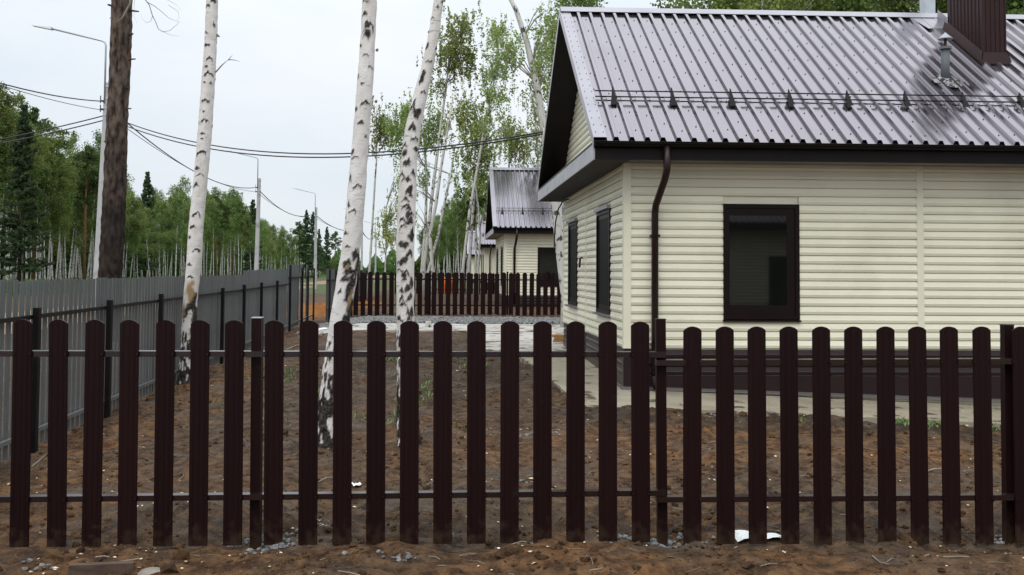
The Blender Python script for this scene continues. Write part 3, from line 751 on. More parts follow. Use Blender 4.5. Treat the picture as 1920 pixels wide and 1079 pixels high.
# front fence: two sections, positions read at the picket feet and heads
YF = lambda px: 6.27 + (px / 1920.0 - .5) * .30 if px < 1240 else 6.33 + (px - 1240) / 680 * .05
left = [(-27, -34), (43, 36), (110, 106), (178, 171), (244, 238), (310, 305), (376, 371), (440, 436), (515, 512), (580, 577), (643, 641), (706, 704), (768, 767), (831, 830), (893, 893), (956, 955), (1018, 1017), (1079, 1079), (1140, 1140), (1201, 1202)]
right = [(1298, 1298), (1358, 1361), (1419, 1421), (1479, 1482), (1540, 1543), (1600, 1603), (1660, 1664), (1719, 1725), (1779, 1785), (1839, 1846), (1913, 1921), (1975, 1983), (2035, 2043)]
ME_pk = picket_mesh('picket', .1175, 1.43, M_picket)
def front_section(label, pts, ztop_px, zbot_px, rails, xr, posts):
    base = at(pts[0][1], 1015, YF(pts[0][1]))
    T = Thing('picket_fence', label, 'fence', (base.x, base.y, 0), 'near brown picket fence sections')
    rj = random.Random(len(pts))
    for (xt, xb) in pts:
        Y = YF(xb); bt = at(xb, zbot_px(xb), Y); tp = at(xt, ztop_px(xt), Y)
        h = (tp - bt).length
        o = T.inst('picket', ME_pk, bt, R(2.2) + rj.uniform(-.012, .012), (1, 1, h / 1.43), tilt=math.atan2(tp.x - bt.x, tp.z - bt.z) + rj.uniform(-.0025, .0025))
    for ry in rails:
        a = at(xr[0], ry(xr[0]), YF(xr[0])); b = at(xr[1], ry(xr[1]), YF(xr[1]))
        q = MB(); q.hexa([a + Vector((0, .004, -.017)), b + Vector((0, .004, -.017)), b + Vector((0, .062, -.017)), a + Vector((0, .062, -.017)), a + Vector((0, .004, .017)), b + Vector((0, .004, .017)), b + Vector((0, .062, .019)), a + Vector((0, .062, .019))])
        T.part('rail', q, M_rail)
    q = MB()
    for (xt, xb) in pts:
        for ry in rails:
            f = .15 if ry(xb) < 800 else .8
            xc = xt + (xb - xt) * f
            for s in (-15, 15):
                c = at(xc + s, ry(xc), YF(xb)); q.tube([c + Vector((0, .003, 0)), c + Vector((0, -.021, 0))], .0055, 6)
    T.part('screws', q, M_screw, kind='stuff')
    for (px, py, wpx) in posts:
        Y = YF(px) + .095
        tp = at(px, py, Y); bt = at(px - 3 if px < 1000 else px + 4, 1015, Y); bt.z = -.15
        hw = .031
        q = MB(); q.hexa([bt + Vector(v) for v in ((-hw, -.03, 0), (hw, -.03, 0), (hw, .03, 0), (-hw, .03, 0))] + [tp + Vector(v) for v in ((-hw, -.03, 0), (hw, -.03, 0), (hw, .03, 0), (-hw, .03, 0))])
        po = T.part('post', q, M_picket)
        q = MB(); q.box(tp.x - hw - .002, tp.x + hw + .002, tp.y - .032, tp.y + .032, tp.z + .001, tp.z + .007); T.part('post_cap', q, M_galv if px < 1000 else M_post, parent=po)
    return T
front_section('left section of the near picket fence, ending at the bare post before the house corner', left, lambda x: 599 + x * .0035, lambda x: 1026 - x * .008,
              [lambda x: 664 + .0015 * x, lambda x: 938 - .010 * x], (-60, 1249), [(483, 597, 16), (1238, 600, 18)])
front_section('right section of the near picket fence, set slightly lower, in front of the house', right, lambda x: 612.5, lambda x: 1020 - (x - 1280) * .002,
              [lambda x: 681 - .004 * (x - 1240), lambda x: 938 - .006 * (x - 1240)], (1231, 2060), [(1888, 611, 20)])

# far picket fences
ME_pf = picket_mesh('far_picket', .15, 1.44, M_picket, arch=.05)
def far_fence(label, a, b, ztop, zbot, n_, postx=None):
    a = Vector(a); b = Vector(b); T = Thing('picket_fence', label, 'fence', a, 'far brown picket fences')
    d = (b - a); Ln = d.length; ang = math.atan2(d.y, d.x); rj = random.Random(int(Ln * 10))
    for k in range(n_):
        p_ = a + d * (k / n_); 
        T.inst('picket', ME_pf, (p_.x, p_.y, zbot), ang + rj.uniform(-.03, .03), (1, 1, (ztop - zbot) / 1.44 * rj.uniform(.99, 1.01)), tilt=rj.uniform(-.006, .006))
    for z in (zbot + .33, zbot + 1.16):
        q = MB(); nrm = Vector((-d.y, d.x, 0)).normalized() 
        c = [a + nrm * .004, b + nrm * .004, b + nrm * .045, a + nrm * .045]
        q.hexa([Vector((v.x, v.y, z - .02)) for v in c] + [Vector((v.x, v.y, z + .02)) for v in c]); T.part('rail', q, M_picket)
    k = 0.3
    while k < Ln:
        p_ = a + d * (k / Ln); q = MB(); q.box(p_.x - .03, p_.x + .03, p_.y + .05, p_.y + .11, zbot - .2, ztop + .04); T.part('post', q, M_picket); k += 2.5
    return T
fa = at(640, 592, 31.8); fb = at(1075, 592, 32.6)
far_fence('picket fence across the plot between the near house and the second house', (fa.x, fa.y, .28), (fb.x + 2.0, fb.y + .07, .28), 1.685, .30, 42)
fa = at(742, 560, 59); fb = at(945, 560, 59)
far_fence('small distant picket fence seen through the far picket fence', (fa.x, fa.y, .3), (fb.x, fb.y, .3), 1.62, .32, 30)

# ------------------------------------------------------------------ grey slat fence
def slat_mesh():
    b = MB(); W_ = .114
    prof = [(-.5 * W_, 0), (-.46 * W_, -.008), (-.2 * W_, -.008), (-.12 * W_, -.014), (.12 * W_, -.014), (.2 * W_, -.008), (.46 * W_, -.008), (.5 * W_, 0), (.48 * W_, .003), (-.48 * W_, .003)]
    b.strip(prof, lambda x, y: (x, y, 0), lambda x, y: (x, y, 1), close=True)
    return mesh('slat', b, M_grey)
ME_slat = slat_mesh()
def grey_fence(label, y0, y1, off, ztop, zbot, posts, rails, skip=(), face=1):
    """runs along the plot boundary; off: metres right of the boundary line"""
    X = lambda y: xgrey(y) + off
    T = Thing('slat_fence', label, 'fence', (X(y0), y0, -.1), 'grey slat fences beside the plots')
    ang = math.atan2(1, -.0937); n = int((y1 - y0) / .154); rj = random.Random(int(y1 * 7))
    for k in range(n):
        y = y0 + k * .154
        if any(a < y < b for a, b in skip): continue
        T.inst('slat', ME_slat, (X(y) - .035, y, zbot(y) + rj.uniform(-.006, .006)), ang + rj.uniform(-.025, .025), (1, 1, ztop(y) - zbot(y) + rj.uniform(-.008, .008)), tilt=0)
    for z in rails:
        q = MB()
        q.hexa([(X(y0), y0, z(y0) - .02), (X(y0) + .042, y0, z(y0) - .02), (X(y1) + .042, y1, z(y1) - .02), (X(y1), y1, z(y1) - .02),
                (X(y0), y0, z(y0) + .02), (X(y0) + .042, y0, z(y0) + .02), (X(y1) + .042, y1, z(y1) + .02), (X(y1), y1, z(y1) + .02)])
        T.part('rail', q, M_post if z(y0) > 1 else M_grey)
    for (y, zt) in posts:
        q = MB(); q.box(X(y) + .044, X(y) + .104, y - .03, y + .03, -.35, zt); T.part('post', q, M_post)
    return T
def ztop1(y):
    return 1.60 + .001 * (y - 8) if y < 22.2 else 1.71 + .007 * (y - 22.2)
psts = [(7.5, 1.33), (9.96, 1.33), (12.3, 1.34), (14.75, 1.36), (17.0, 1.38), (19.4, 1.37), (21.8, 1.40), (24.2, 1.42), (26.9, 1.44), (29.6, 1.88)]
grey_fence('long grey slat fence along the left side of the plot', 6.6, 29.7, 0, ztop1, lambda y: -.09, psts, [lambda y: 1.235 + .0035 * (y - 9), lambda y: .09])
grey_fence('short raised end of the grey slat fence with bare posts at the gap', 29.8, 36.4, 0, lambda y: 1.90, lambda y: -.06, [(32.7, 1.80), (34.4, 1.80), (36.3, 1.80)], [lambda y: 1.5, lambda y: .1], skip=((32.7, 33.0), (33.6, 34.6), (35.2, 37)))
grey_fence('far grey slat fence beyond the gap, left of the far picket fence', 32.4, 58, .92, lambda y: 1.76, lambda y: .1, [(32.45, 1.76), (34.9, 1.76), (37.4, 1.76), (39.9, 1.76), (45, 1.76), (50, 1.76), (55, 1.76)], [lambda y: 1.4, lambda y: .5])

# ------------------------------------------------------------------ near trees
def trunk_np(path, nseg_len=.014, na=56, marks=(), base_dark=None, tan=(), bumpy=.004, seed=1, rough_base=None):
    """path: list of (Vector centre, radius). returns V,F,dark,tan arrays"""
    P = np.array([list(p_) + [r] for p_, r in path]); seg = np.linalg.norm(np.diff(P[:, :3], axis=0), axis=1); S = np.r_[0, np.cumsum(seg)]
    n = int(S[-1] / nseg_len); s = np.linspace(0, S[-1], n)
    # smooth interpolation
    C = np.stack([np.interp(s, S, P[:, k]) for k in range(4)], 1)
    kk = max(3, int(.35 / nseg_len) | 1); ker = np.hanning(kk + 2)[1:-1]; ker /= ker.sum()
    for k in range(4):
        pad = np.r_[np.full(kk // 2, C[0, k]) + (np.arange(-(kk // 2), 0)) * (C[1, k] - C[0, k]), C[:, k], C[-1, k] + np.arange(1, kk // 2 + 1) * (C[-1, k] - C[-2, k])]
        C[:, k] = np.convolve(pad, ker, 'valid')
    th = np.linspace(0, 2 * np.pi, na, endpoint=False)
    TH, SS = np.meshgrid(th, C[:, 2])                      # height z as the second coordinate
    rad = C[:, 3][:, None] * np.ones_like(TH)
    rs = np.random.RandomState(seed)
    # cheap smooth noise through sums of sines
    def wn(fx, fz, m=5):
        o = np.zeros_like(TH)
        for _ in range(m):
            a = rs.randint(1, int(fx) + 1) * rs.choice([-1, 1]); b = rs.uniform(.3, 1) * fz; o += np.sin(a * TH + b * SS * 6.28 + rs.uniform(0, 6.28))
        return o / m
    j1 = wn(4, 6)
    def pn(k, kz, o):
        c, s_ = np.cos(th) * k, np.sin(th) * k
        return np.array([[noise.noise((c[b] + o, s_[b], z * kz)) for b in range(na)] for z in C[:, 2]]) * 2.2
    j2 = pn(1.6, 9, seed * 3.1); j3 = pn(4.2, 22, seed * 1.7)
    dark = np.zeros_like(TH); tn = np.zeros_like(TH)
    for (z0, t0, a, b, kind) in marks:                    # t0 angle, a half width (rad), b half height (m)
        dt = (TH - t0 + np.pi) % (2 * np.pi) - np.pi
        x_ = dt / a + .25 * j2; y_ = (SS - z0) / b + .35 * j2 + .25 * j3
        if kind == 'v': d = 1 - np.maximum(np.abs(x_), np.abs(y_ + 1.1 * np.abs(x_) - .4) * 1.9)
        elif kind == 't': d = 1 - np.maximum(np.abs(x_) + .5 * (y_ + .5), np.abs(y_))
        else: d = 1 - np.sqrt(x_ ** 2 + y_ ** 2)
        dark = np.maximum(dark, np.clip(d * 3.0, 0, 1))
    for (z0, t0, a, b) in tan:
        dt = (TH - t0 + np.pi) % (2 * np.pi) - np.pi
        d = 1 - np.sqrt((dt / a + .2 * j2) ** 2 + ((SS - z0) / b + .2 * j2) ** 2); tn = np.maximum(tn, np.clip(d * 2, 0, 1))
    rad = rad * (1 + .03 * j1) + bumpy * j2 * .5
    rad += dark * (.004 + .004 * j3)
    if base_dark is not None:                             # fissured dark butt
        z1, z2 = base_dark
        f = np.clip((z2 - SS) / (z2 - z1), 0, 1)
        j4 = pn(3.2, 5.5, 9.3)
        fis = np.clip((.30 + f * 1.75 - np.abs(j4) * 1.5 + .35 * j3 + .45 * j2 - .25) * 3.5, 0, 1) * (f > 0)
        dark = np.maximum(dark, fis); rad += f * (.006 * j3 + .007 * j2 - .012 * np.clip(.3 - np.abs(j4), 0, .3) * 3)
    X = C[:, 0][:, None] + rad * np.cos(TH); Y = C[:, 1][:, None] + rad * np.sin(TH)
    V = np.stack([X, Y, SS], 2).reshape(-1, 3)
    i = (np.arange(n - 1)[:, None] * na + np.arange(na)[None, :]); j = (np.arange(n - 1)[:, None] * na + (np.arange(na)[None, :] + 1) % na)
    F = np.stack([i.ravel(), j.ravel(), (j + na).ravel(), (i + na).ravel()], 1)
    return V, F, dark.ravel(), tn.ravel()

def add_crown_tuple(rs, H, z0, Rm, nb, per, size, droop=.5, trunk=lambda z: (0, 0), up=.9, shape='round', spread=.28):
    """leaf centres + limb tubes for a birch-like crown"""
    C = []; limbs = MB()
    for b in range(nb):
        f = (b + rs.uniform(0, 1)) / nb; h = z0 + (H - z0) * (f ** .9) * .96
        prof = math.sin(math.pi * min(1, .18 + .80 * f)) ** .8 if shape == 'round' else 1 - .75 * f
        Lb = Rm * prof * rs.uniform(.55, 1.15); az = rs.uniform(0, 2 * math.pi)
        tx, ty = trunk(h); p0 = np.array([tx, ty, h]); d = np.array([math.cos(az), math.sin(az), up * rs.uniform(.6, 1.3)])
        p1 = p0 + d * Lb * .55; p2 = p0 + d * Lb * np.array([1, 1, .8]) + np.array([0, 0, -.12 * Lb])
        limbs.tube([p0, p1, p2], [.03 * Lb ** .5, .016 * Lb ** .5, .006], 4, cap=False)
        n = int(per * (Lb / Rm) ** .8 * rs.uniform(.6, 1.3))
        t = rs.uniform(.35, 1.08, n) ** .8
        base = np.where(t[:, None] < .6, p0 + (p1 - p0) * (t[:, None] / .6), p1 + (p2 - p1) * ((t[:, None] - .6) / .4))
        # strands: few discrete clumps per branch
        nc = max(2, int(rs.randint(3, 7))); cl = rs.normal(0, spread, (nc, 3)) * np.array([1, 1, .8]); ci = rs.randint(0, nc, n)
        q = base + cl[ci] * (Lb ** .5) + rs.normal(0, .13, (n, 3)) - np.abs(rs.normal(0, droop * .5, n))[:, None] * np.array([0, 0, 1])
        C.append(q)
    return np.concatenate(C), limbs

def leaf_mesh(name, C, size, m, rs, long=1.0, flat=False):
    n = len(C); a = rs.normal(0, 1, (n, 3)); 
    if flat: a[:, 2] *= .5
    a /= np.linalg.norm(a, axis=1)[:, None]
    b = rs.normal(0, 1, (n, 3)); b -= (a * b).sum(1)[:, None] * a; b /= np.linalg.norm(b, axis=1)[:, None]
    s = size * rs.uniform(.6, 1.35, n)[:, None]
    V = np.stack([C - a * s * .5 * long, C + b * s * .36, C + a * s * .5 * long, C - b * s * .36], 1).reshape(-1, 3)
    F = np.arange(4 * n).reshape(n, 4)
    # tone: clumps light and dark by species variation inside the crown
    k = np.array([3.1, 2.7, 3.7]); w_ = np.sin(C @ (np.array([[1.3, .4, .2], [.3, 1.1, .5], [.6, .2, 1.4]]).T) * 1.9).sum(1) / 6 + .5
    tone = np.clip(np.repeat(w_ * .6 + rs.uniform(0, .45, n), 4), 0, 1)
    return npmesh(name, V, F, m, False, {'tone': tone})

def near_birch(label, Y, pts, marks, base_dark, tan=(), seed=1, stubs=(), crown=True, ypx=None):
    """pts: (x, y, width) in the photo, from the foot upwards"""
    path = []
    for k, (px, py, wd) in enumerate(pts):
        c = at(px, py, Y); path.append((c, wd * Y / FPX / 2))
    # continue above the frame
    (c1, r1), (c0, r0) = path[-1], path[-3]
    d = (c1 - c0).normalized(); 
    for k in range(1, 7):
        path.append((c1 + d * k * 1.1 + Vector((.05 * k * math.sin(seed + k), .04 * k, 0)), r1 * (1 - k * .13)))
    foot = path[0][0]; T = Thing('birch_tree', label, 'tree', (foot.x, foot.y, ground_z(foot.x, foot.y)), 'birches growing inside the plot')
    mk = []
    for (px, py, wpx, hpx, kind) in marks:
        c = at(px, py, Y); # nearest path point for angle
        z = c.z; k = min(range(len(path)), key=lambda q: abs(path[q][0].z - z))
        zs = [p_[0].z for p_ in path]; xs_ = [p_[0].x for p_ in path]; rs_ = [p_[1] for p_ in path]
        o_ = np.argsort(zs); cx = np.interp(z, np.array(zs)[o_], np.array(xs_)[o_]); rr = np.interp(z, np.array(zs)[o_], np.array(rs_)[o_])
        q = max(-.95, min(.95, (c.x - cx) / rr)); ang = -math.pi / 2 + math.asin(q)
        mk.append((z, ang, min(1.3, wpx * Y / FPX / 2 / rr * 1.1), hpx * Y / FPX / 2 * 1.25, kind))
    rr_ = random.Random(seed)
    zmax = path[-1][0].z
    for k in range(60):       # marks on the sides the photograph does not show, and higher up
        z = rr_.uniform(.4, zmax); a = rr_.uniform(.25, math.pi - .25)
        mk.append((z, a, rr_.uniform(.2, .7), rr_.uniform(.012, .04), rr_.choice('vte')))
    tn = [(at(px, py, Y).z, -math.pi / 2 + a0, a_, b_) for (px, py, a0, a_, b_) in tan]
    V, F, dk, tt = trunk_np(path, marks=mk, base_dark=base_dark, tan=tn, seed=seed)
    V = V - np.array(T.loc)[None, :]
    me = npmesh('trunk', V, F, M_bark, True, {'dark': dk, 'tan': tt})
    o = bpy.data.objects.new('trunk', me); COL.objects.link(o); o.parent = T.o
    for (px, py, dx, dy, wd) in stubs:
        q = MB(); a = at(px, py, Y); b = at(px + dx, py + dy, Y - .02); q.tube([a, (a + b) / 2 + Vector((0, 0, .01)), b], [wd * Y / FPX, wd * .7 * Y / FPX, .002], 5)
        T.part('twig', q, M_twig)
    if crown:
        rs = np.random.RandomState(seed); top = path[-1][0]
        zz = [p_[0].z for p_ in path]; o_ = np.argsort(zz)
        fx = lambda h: (float(np.interp(h, np.array(zz)[o_], np.array([p_[0].x for p_ in path])[o_])), float(np.interp(h, np.array(zz)[o_], np.array([p_[0].y for p_ in path])[o_])))
        C, lm = add_crown_tuple(rs, top.z + 1.0, top.z - 3.6, 1.7, 26, 150, .07, trunk=fx)
        T.part('limbs', lm, M_bark_far, kind='stuff')
        o = bpy.data.objects.new('crown', leaf_mesh('crown', C - np.array(T.loc), .085, M_nearleaf, rs)); COL.objects.link(o); o.parent = T.o
    return T

# left birch by the grey fence
near_birch('birch growing close against the grey slat fence, bark torn near the fence top', 16.0,
    [(346, 760, 40), (350, 700, 30), (352, 640, 26), (357, 560, 26), (363, 500, 27), (368, 420, 27), (376, 340, 26), (384, 250, 26), (390, 160, 25), (395, 80, 23), (398, 0, 22), (400, -60, 21)],
    [(391, 14, 14, 8, 'v'), (403, 3, 12, 10, 'v'), (390, 62, 12, 6, 'v'), (404, 50, 6, 14, 'e'), (392, 86, 16, 5, 'e'), (397, 112, 16, 9, 'v'), (390, 127, 8, 4, 'e'), (395, 140, 20, 12, 'v'), (387, 156, 6, 4, 'e'), (398, 157, 8, 6, 't'),
     (388, 191, 16, 8, 'v'), (385, 211, 8, 4, 'e'), (387, 228, 14, 10, 'v'), (384, 251, 10, 5, 't'), (382, 262, 6, 3, 'e'), (381, 288, 20, 14, 'v'), (373, 316, 12, 6, 't'), (372, 347, 14, 8, 't'), (378, 330, 16, 5, 'v'),
     (374, 402, 18, 10, 'v'), (366, 425, 14, 6, 't'), (360, 444, 8, 8, 'e'), (372, 470, 16, 7, 'v'), (358, 496, 12, 6, 't'), (362, 519, 16, 6, 'v'),
     (366, 560, 14, 22, 'e'), (368, 585, 12, 24, 'e'), (353, 585, 9, 20, 'e'), (367, 620, 12, 34, 'e'), (368, 660, 12, 34, 'e'), (365, 700, 12, 30, 'e'), (362, 575, 18, 26, 'e'), (366, 610, 20, 50, 'e'), (366, 660, 22, 60, 'e')], (-.1, 1.1),
    tan=[(368, 545, .2, .9, .22), (356, 583, -.6, .5, .12)], seed=3, stubs=[(404, 136, 24, -24, 1.6), (428, 112, 22, 4, 1), (428, 114, 8, -10, .8), (403, 66, 10, 4, 4)])
# middle birch, bulging dark wound at the height of the far fence
near_birch('middle birch with peeling dark bark at mid height and a dark fissured foot', 9.6,
    [(606, 868, 60), (610, 835, 46), (614, 780, 38), (619, 720, 35), (628, 660, 35), (637, 600, 36), (647, 545, 38), (655, 490, 36), (662, 430, 34), (668, 370, 34), (673, 300, 32), (679, 230, 31), (685, 150, 30), (690, 70, 28), (693, 0, 28), (696, -80, 27)],
    [(687, 4, 16, 8, 'v'), (685, 29, 12, 9, 't'), (692, 52, 26, 22, 'v'), (690, 68, 14, 20, 'e'), (678, 87, 8, 9, 'e'), (687, 106, 16, 6, 'v'), (697, 128, 14, 8, 'v'), (681, 159, 9, 5, 'e'), (674, 142, 5, 12, 'e'), (688, 194, 18, 12, 'v'), (670, 205, 9, 10, 'e'), (678, 232, 14, 7, 't'), (687, 258, 8, 5, 't'), (664, 285, 7, 8, 'e'), (668, 297, 14, 5, 'v'),
     (658, 340, 10, 20, 'v'), (673, 350, 16, 9, 'v'), (656, 383, 9, 11, 't'), (664, 397, 14, 7, 'v'), (650, 407, 5, 10, 'e'), (651, 436, 12, 9, 't'), (656, 461, 11, 6, 't'),
     (668, 478, 18, 18, 'e'), (655, 494, 18, 14, 'e'), (662, 508, 30, 16, 'e'), (672, 500, 14, 44, 'e'), (664, 528, 20, 26, 'e'), (652, 520, 18, 12, 't'), (657, 545, 18, 34, 'e'), (659, 575, 22, 40, 'e'), (653, 600, 20, 40, 'e'), (652, 560, 10, 14, 't'), (648, 600, 12, 26, 'e'), (641, 545, 8, 8, 't'),
     (640, 640, 10, 26, 'e'), (634, 690, 10, 22, 'e')], (.05, 1.15), tan=[(664, 560, .85, .25, .11), (662, 500, .1, .25, .03)], seed=8,
    stubs=[(706, 96, 4, -3, 3), (704, 192, 4, -2, 3)])
# right birch, densely speckled
mk3 = [(822, 14, 8, 6, 't'), (830, 4, 8, 8, 'v'), (812, 35, 10, 5, 'v'), (803, 60, 8, 6, 'e'), (802, 88, 7, 14, 'e'), (818, 92, 8, 8, 'e'), (806, 116, 12, 6, 'v'), (795, 140, 8, 24, 'e'), (790, 155, 8, 14, 'e'), (795, 175, 12, 8, 'v'), (777, 200, 16, 22, 'v'), (782, 214, 18, 18, 'e'), (774, 240, 16, 16, 't'), (779, 262, 18, 10, 'v')]
r3 = random.Random(31)
for yy in range(280, 640, 15):
    cx = 771 - max(0, yy - 280) * .075 if yy < 400 else 762
    for q in range(2): mk3.append((cx + r3.uniform(-12, 12), yy + r3.uniform(-6, 6), r3.uniform(9, 20), r3.uniform(7, 15), r3.choice('vte')))
near_birch('right birch with a bend high up and dense black specks down its trunk', 9.9,
    [(768, 850, 52), (766, 810, 42), (763, 740, 36), (761, 660, 34), (760, 590, 33), (760, 520, 33), (760, 450, 34), (763, 380, 34), (767, 300, 30), (775, 235, 29), (788, 180, 27), (803, 120, 22), (814, 60, 20), (823, 0, 18), (832, -70, 17)],
    mk3, (.1, 1.3), seed=5, stubs=[(832, 4, 6, -8, 2.5)])

# pine behind the grey fence
PY = 16.8
pts = [(205, 640, 48), (206, 525, 43), (212, 430, 43), (216, 330, 41), (219, 240, 39), (224, 150, 38), (227, 70, 38), (228, 0, 38), (229, -70, 37)]
path = [(at(a, b, PY), c * PY / FPX / 2) for a, b, c in pts]
d = (path[-1][0] - path[-3][0]).normalized()
for k in range(1, 6): path.append((path[8][0] + d * k * 1.3, path[8][1] * (1 - .12 * k)))
foot = path[0][0]
T = Thing('pine_tree', 'thick rough-barked pine behind the grey slat fence, before the nearest lamp post', 'tree', (foot.x, foot.y, ground_z(foot.x, foot.y)))
V, F, dk, tt = trunk_np(path, nseg_len=.03, na=72, seed=9, bumpy=.011)
rs = np.random.RandomState(2)
me = npmesh('trunk', V - np.array(T.loc), F, M_pinebark, True); o = bpy.data.objects.new('trunk', me); COL.objects.link(o); o.parent = T.o
q = MB()
for (px, py, dx, dy, wd) in [(246, 20, 14, 2, 2.2), (209, 12, -7, -3, 2.5), (244, 65, 5, -1, 3), (241, 112, 13, -1, 2), (237, 204, 9, 0, 1.8), (200, 267, -5, -1, 2), (238, 165, 4, 2, 2), (212, 34, -6, 0, 1.5)]:
    q = MB(); a = at(px - (3 if dx > 0 else -3), py, PY - .02); b = at(px + dx, py + dy, PY - .1); q.tube([a, b], [wd * PY / FPX, wd * .6 * PY / FPX], 6)
    T.part('branch_stub', q, M_pinebark)
q = MB()
def twg(pl, r0): q.tube([at(x, y, PY - .22 - .02 * k) for k, (x, y) in enumerate(pl)], [r0 * (1 - .8 * k / (len(pl) - 1)) for k in range(len(pl))], 5)
twg([(246, -14), (244, 8), (236, 22), (229, 35), (220, 40), (214, 42)], .024)
twg([(262, -12), (271, -2), (280, 10), (286, 30), (292, 42), (297, 55), (305, 60), (318, 58), (330, 48), (336, 42)], .010)
twg([(275, 4), (290, 12), (305, 24), (316, 34), (330, 40), (338, 41)], .007)
twg([(297, 55), (306, 60), (320, 66), (336, 69)], .005)
twg([(286, 30), (283, 40), (275, 43), (268, 38), (264, 26)], .004)
twg([(304, -4), (318, 2), (330, 9), (340, 20)], .004)
twg([(316, 10), (334, 22), (336, 34), (330, 40)], .004)
twg([(252, 0), (251, 30), (258, 46)], .003)
T.part('dead_twigs', q, M_twig, kind='stuff')
zz = [p_[0].z for p_ in path]; 
C, lm = add_crown_tuple(rs, path[-1][0].z + 1.5, path[-1][0].z - 2.5, 2.4, 18, 200, .1, trunk=lambda h: (float(np.interp(h, zz, [p_[0].x for p_ in path])), float(np.interp(h, zz, [p_[0].y for p_ in path]))), droop=.1, up=.5)
o = bpy.data.objects.new('crown', leaf_mesh('crown', C - np.array(T.loc), .14, M_pineleaf, rs)); COL.objects.link(o); o.parent = T.o

# ------------------------------------------------------------------ middle-distance birches between the houses
def mid_birch(label, Y, pts, clumps, name='birch_tree', leaf=.125, group='slim birches behind the far picket fence', droopf=.35, lm=None):
    """pts trunk (x, y, width); clumps: foliage masses (x, y, rx, ry, n) in the photo, given a real depth"""
    path = [(at(a, b, Y), c * (.68 if Y > 40 else .9) * Y / FPX / 2) for a, b, c in pts]
    foot = path[0][0]; gz = ground_z(foot.x, foot.y)
    T = Thing(name, label, 'tree', (foot.x, foot.y, gz), group)
    if foot.z > gz: path.insert(0, (Vector((foot.x, foot.y, gz - .1)), path[0][1] * 1.15))
    q = MB(); q.tube([p_ for p_, r in path], [r for p_, r in path], 8); T.part('trunk', q, M_bark_far, smooth=True)
    zz = [p_[0].z for p_ in path]; xx = [p_[0].x for p_ in path]
    rs = np.random.RandomState(abs(hash(label)) % 1 + int(pts[0][0] * 7 + Y)); C = []; lb = MB()
    leaf *= .92
    for (x, y, rx, ry, n) in clumps:
        n = int(n * 2.6)
        c = at(x, y, Y); sx = rx * Y / FPX; sz = ry * Y / FPX; dy = rs.uniform(-.8, .8) * sx
        k = max(4, int(n / 34)); sub = rs.normal(0, .60, (k, 3)) * np.array([sx, sx, sz]) + np.array([c.x, c.y + dy, c.z])
        ci = rs.randint(0, k, n)
        ns = max(6, n // 16); sc_ = rs.randint(0, k, ns); st = sub[sc_] + rs.normal(0, 1, (ns, 3)) * np.array([.24, .24, .26]); si = rs.randint(0, ns, n)   # hanging sprays
        ln = rs.uniform(.25, 1.0, ns)[si] * (1.0 if droopf > .2 else .2)
        C.append(st[si] + rs.normal(0, .045, (n, 3)) - (rs.uniform(0, 1, n) * ln)[:, None] * np.array([0, 0, 1]))
        for q_ in range(0, ns, 2): lb.tube([tuple(st[q_] + np.array([0, 0, .05])), tuple(st[q_] - np.array([0, 0, .6 if droopf > .2 else .1]))], .005, 3, cap=False)
        zt = max(zz[0] + 1, c.z - sz * .8 - .6)
        if zt < zz[-1]: tx = float(np.interp(zt, zz, xx))
        else: zt = zz[-1]; tx = xx[-1]
        for s in sub[:5]:
            lb.tube([(tx, Y, zt), ((tx + s[0]) / 2, (Y + s[1]) / 2, (zt * .35 + s[2] * .65)), tuple(s)], [.020, .012, .005], 4, cap=False)
    T.part('limbs', lb, lm or M_twig, kind='stuff')
    o = bpy.data.objects.new('crown', leaf_mesh('crown', np.concatenate(C) - np.array(T.loc), leaf, M_nearleaf if name == 'birch_tree' else M_pineleaf, rs)); COL.objects.link(o); o.parent = T.o
    return T
mid_birch('tall leaning birch whose trunk crosses the sky beside the near gable', 30, [(1062, 540, 13), (1050, 420, 16), (1036, 330, 17), (1020, 245, 17), (1006, 160, 15), (988, 80, 12), (968, 20, 10), (945, -25, 8)],
          [(1012, 70, 14, 22, 200), (1020, 120, 12, 22, 150), (984, 150, 12, 30, 60), (1012, 255, 10, 20, 60), (1018, 20, 10, 14, 60), (940, 92, 22, 30, 280)], leaf=.085)
mid_birch('birch with a yellow-green tuft at the top, right of the bent birch', 48, [(795, 505, 10), (812, 350, 9), (826, 240, 7), (836, 165, 6), (842, 120, 4), (846, 90, 3)],
          [(866, 45, 22, 20, 420), (850, 70, 28, 26, 560), (838, 100, 24, 22, 420), (884, 100, 14, 20, 200), (868, 120, 18, 18, 220), (832, 150, 14, 16, 160)], leaf=.13)
mid_birch('high thin birch with loose hanging foliage left of the near gable', 46, [(868, 505, 9), (880, 400, 8), (905, 260, 7), (925, 160, 5), (935, 80, 4)],
          [(938, 55, 20, 22, 380), (955, 95, 22, 22, 380), (930, 120, 18, 16, 240), (922, 160, 18, 20, 220), (908, 210, 20, 22, 260), (950, 230, 14, 30, 140), (930, 190, 20, 12, 140)], leaf=.12)
mid_birch('birch with dense green mid-height crown above the second house', 50, [(878, 520, 9), (888, 380, 8), (900, 280, 6), (906, 230, 4)],
          [(880, 215, 16, 28, 420), (898, 250, 22, 24, 560), (912, 280, 22, 18, 360), (870, 290, 14, 18, 200), (885, 320, 24, 22, 380), (872, 200, 10, 20, 180)], leaf=.13)
mid_birch('pale light-green birch just over the ridge of the second house', 52, [(940, 520, 7), (950, 380, 6), (955, 300, 5), (962, 250, 3)],
          [(960, 240, 22, 18, 380), (972, 270, 18, 22, 300), (985, 290, 14, 26, 180), (945, 255, 14, 16, 140), (1000, 240, 10, 40, 140)], leaf=.12)
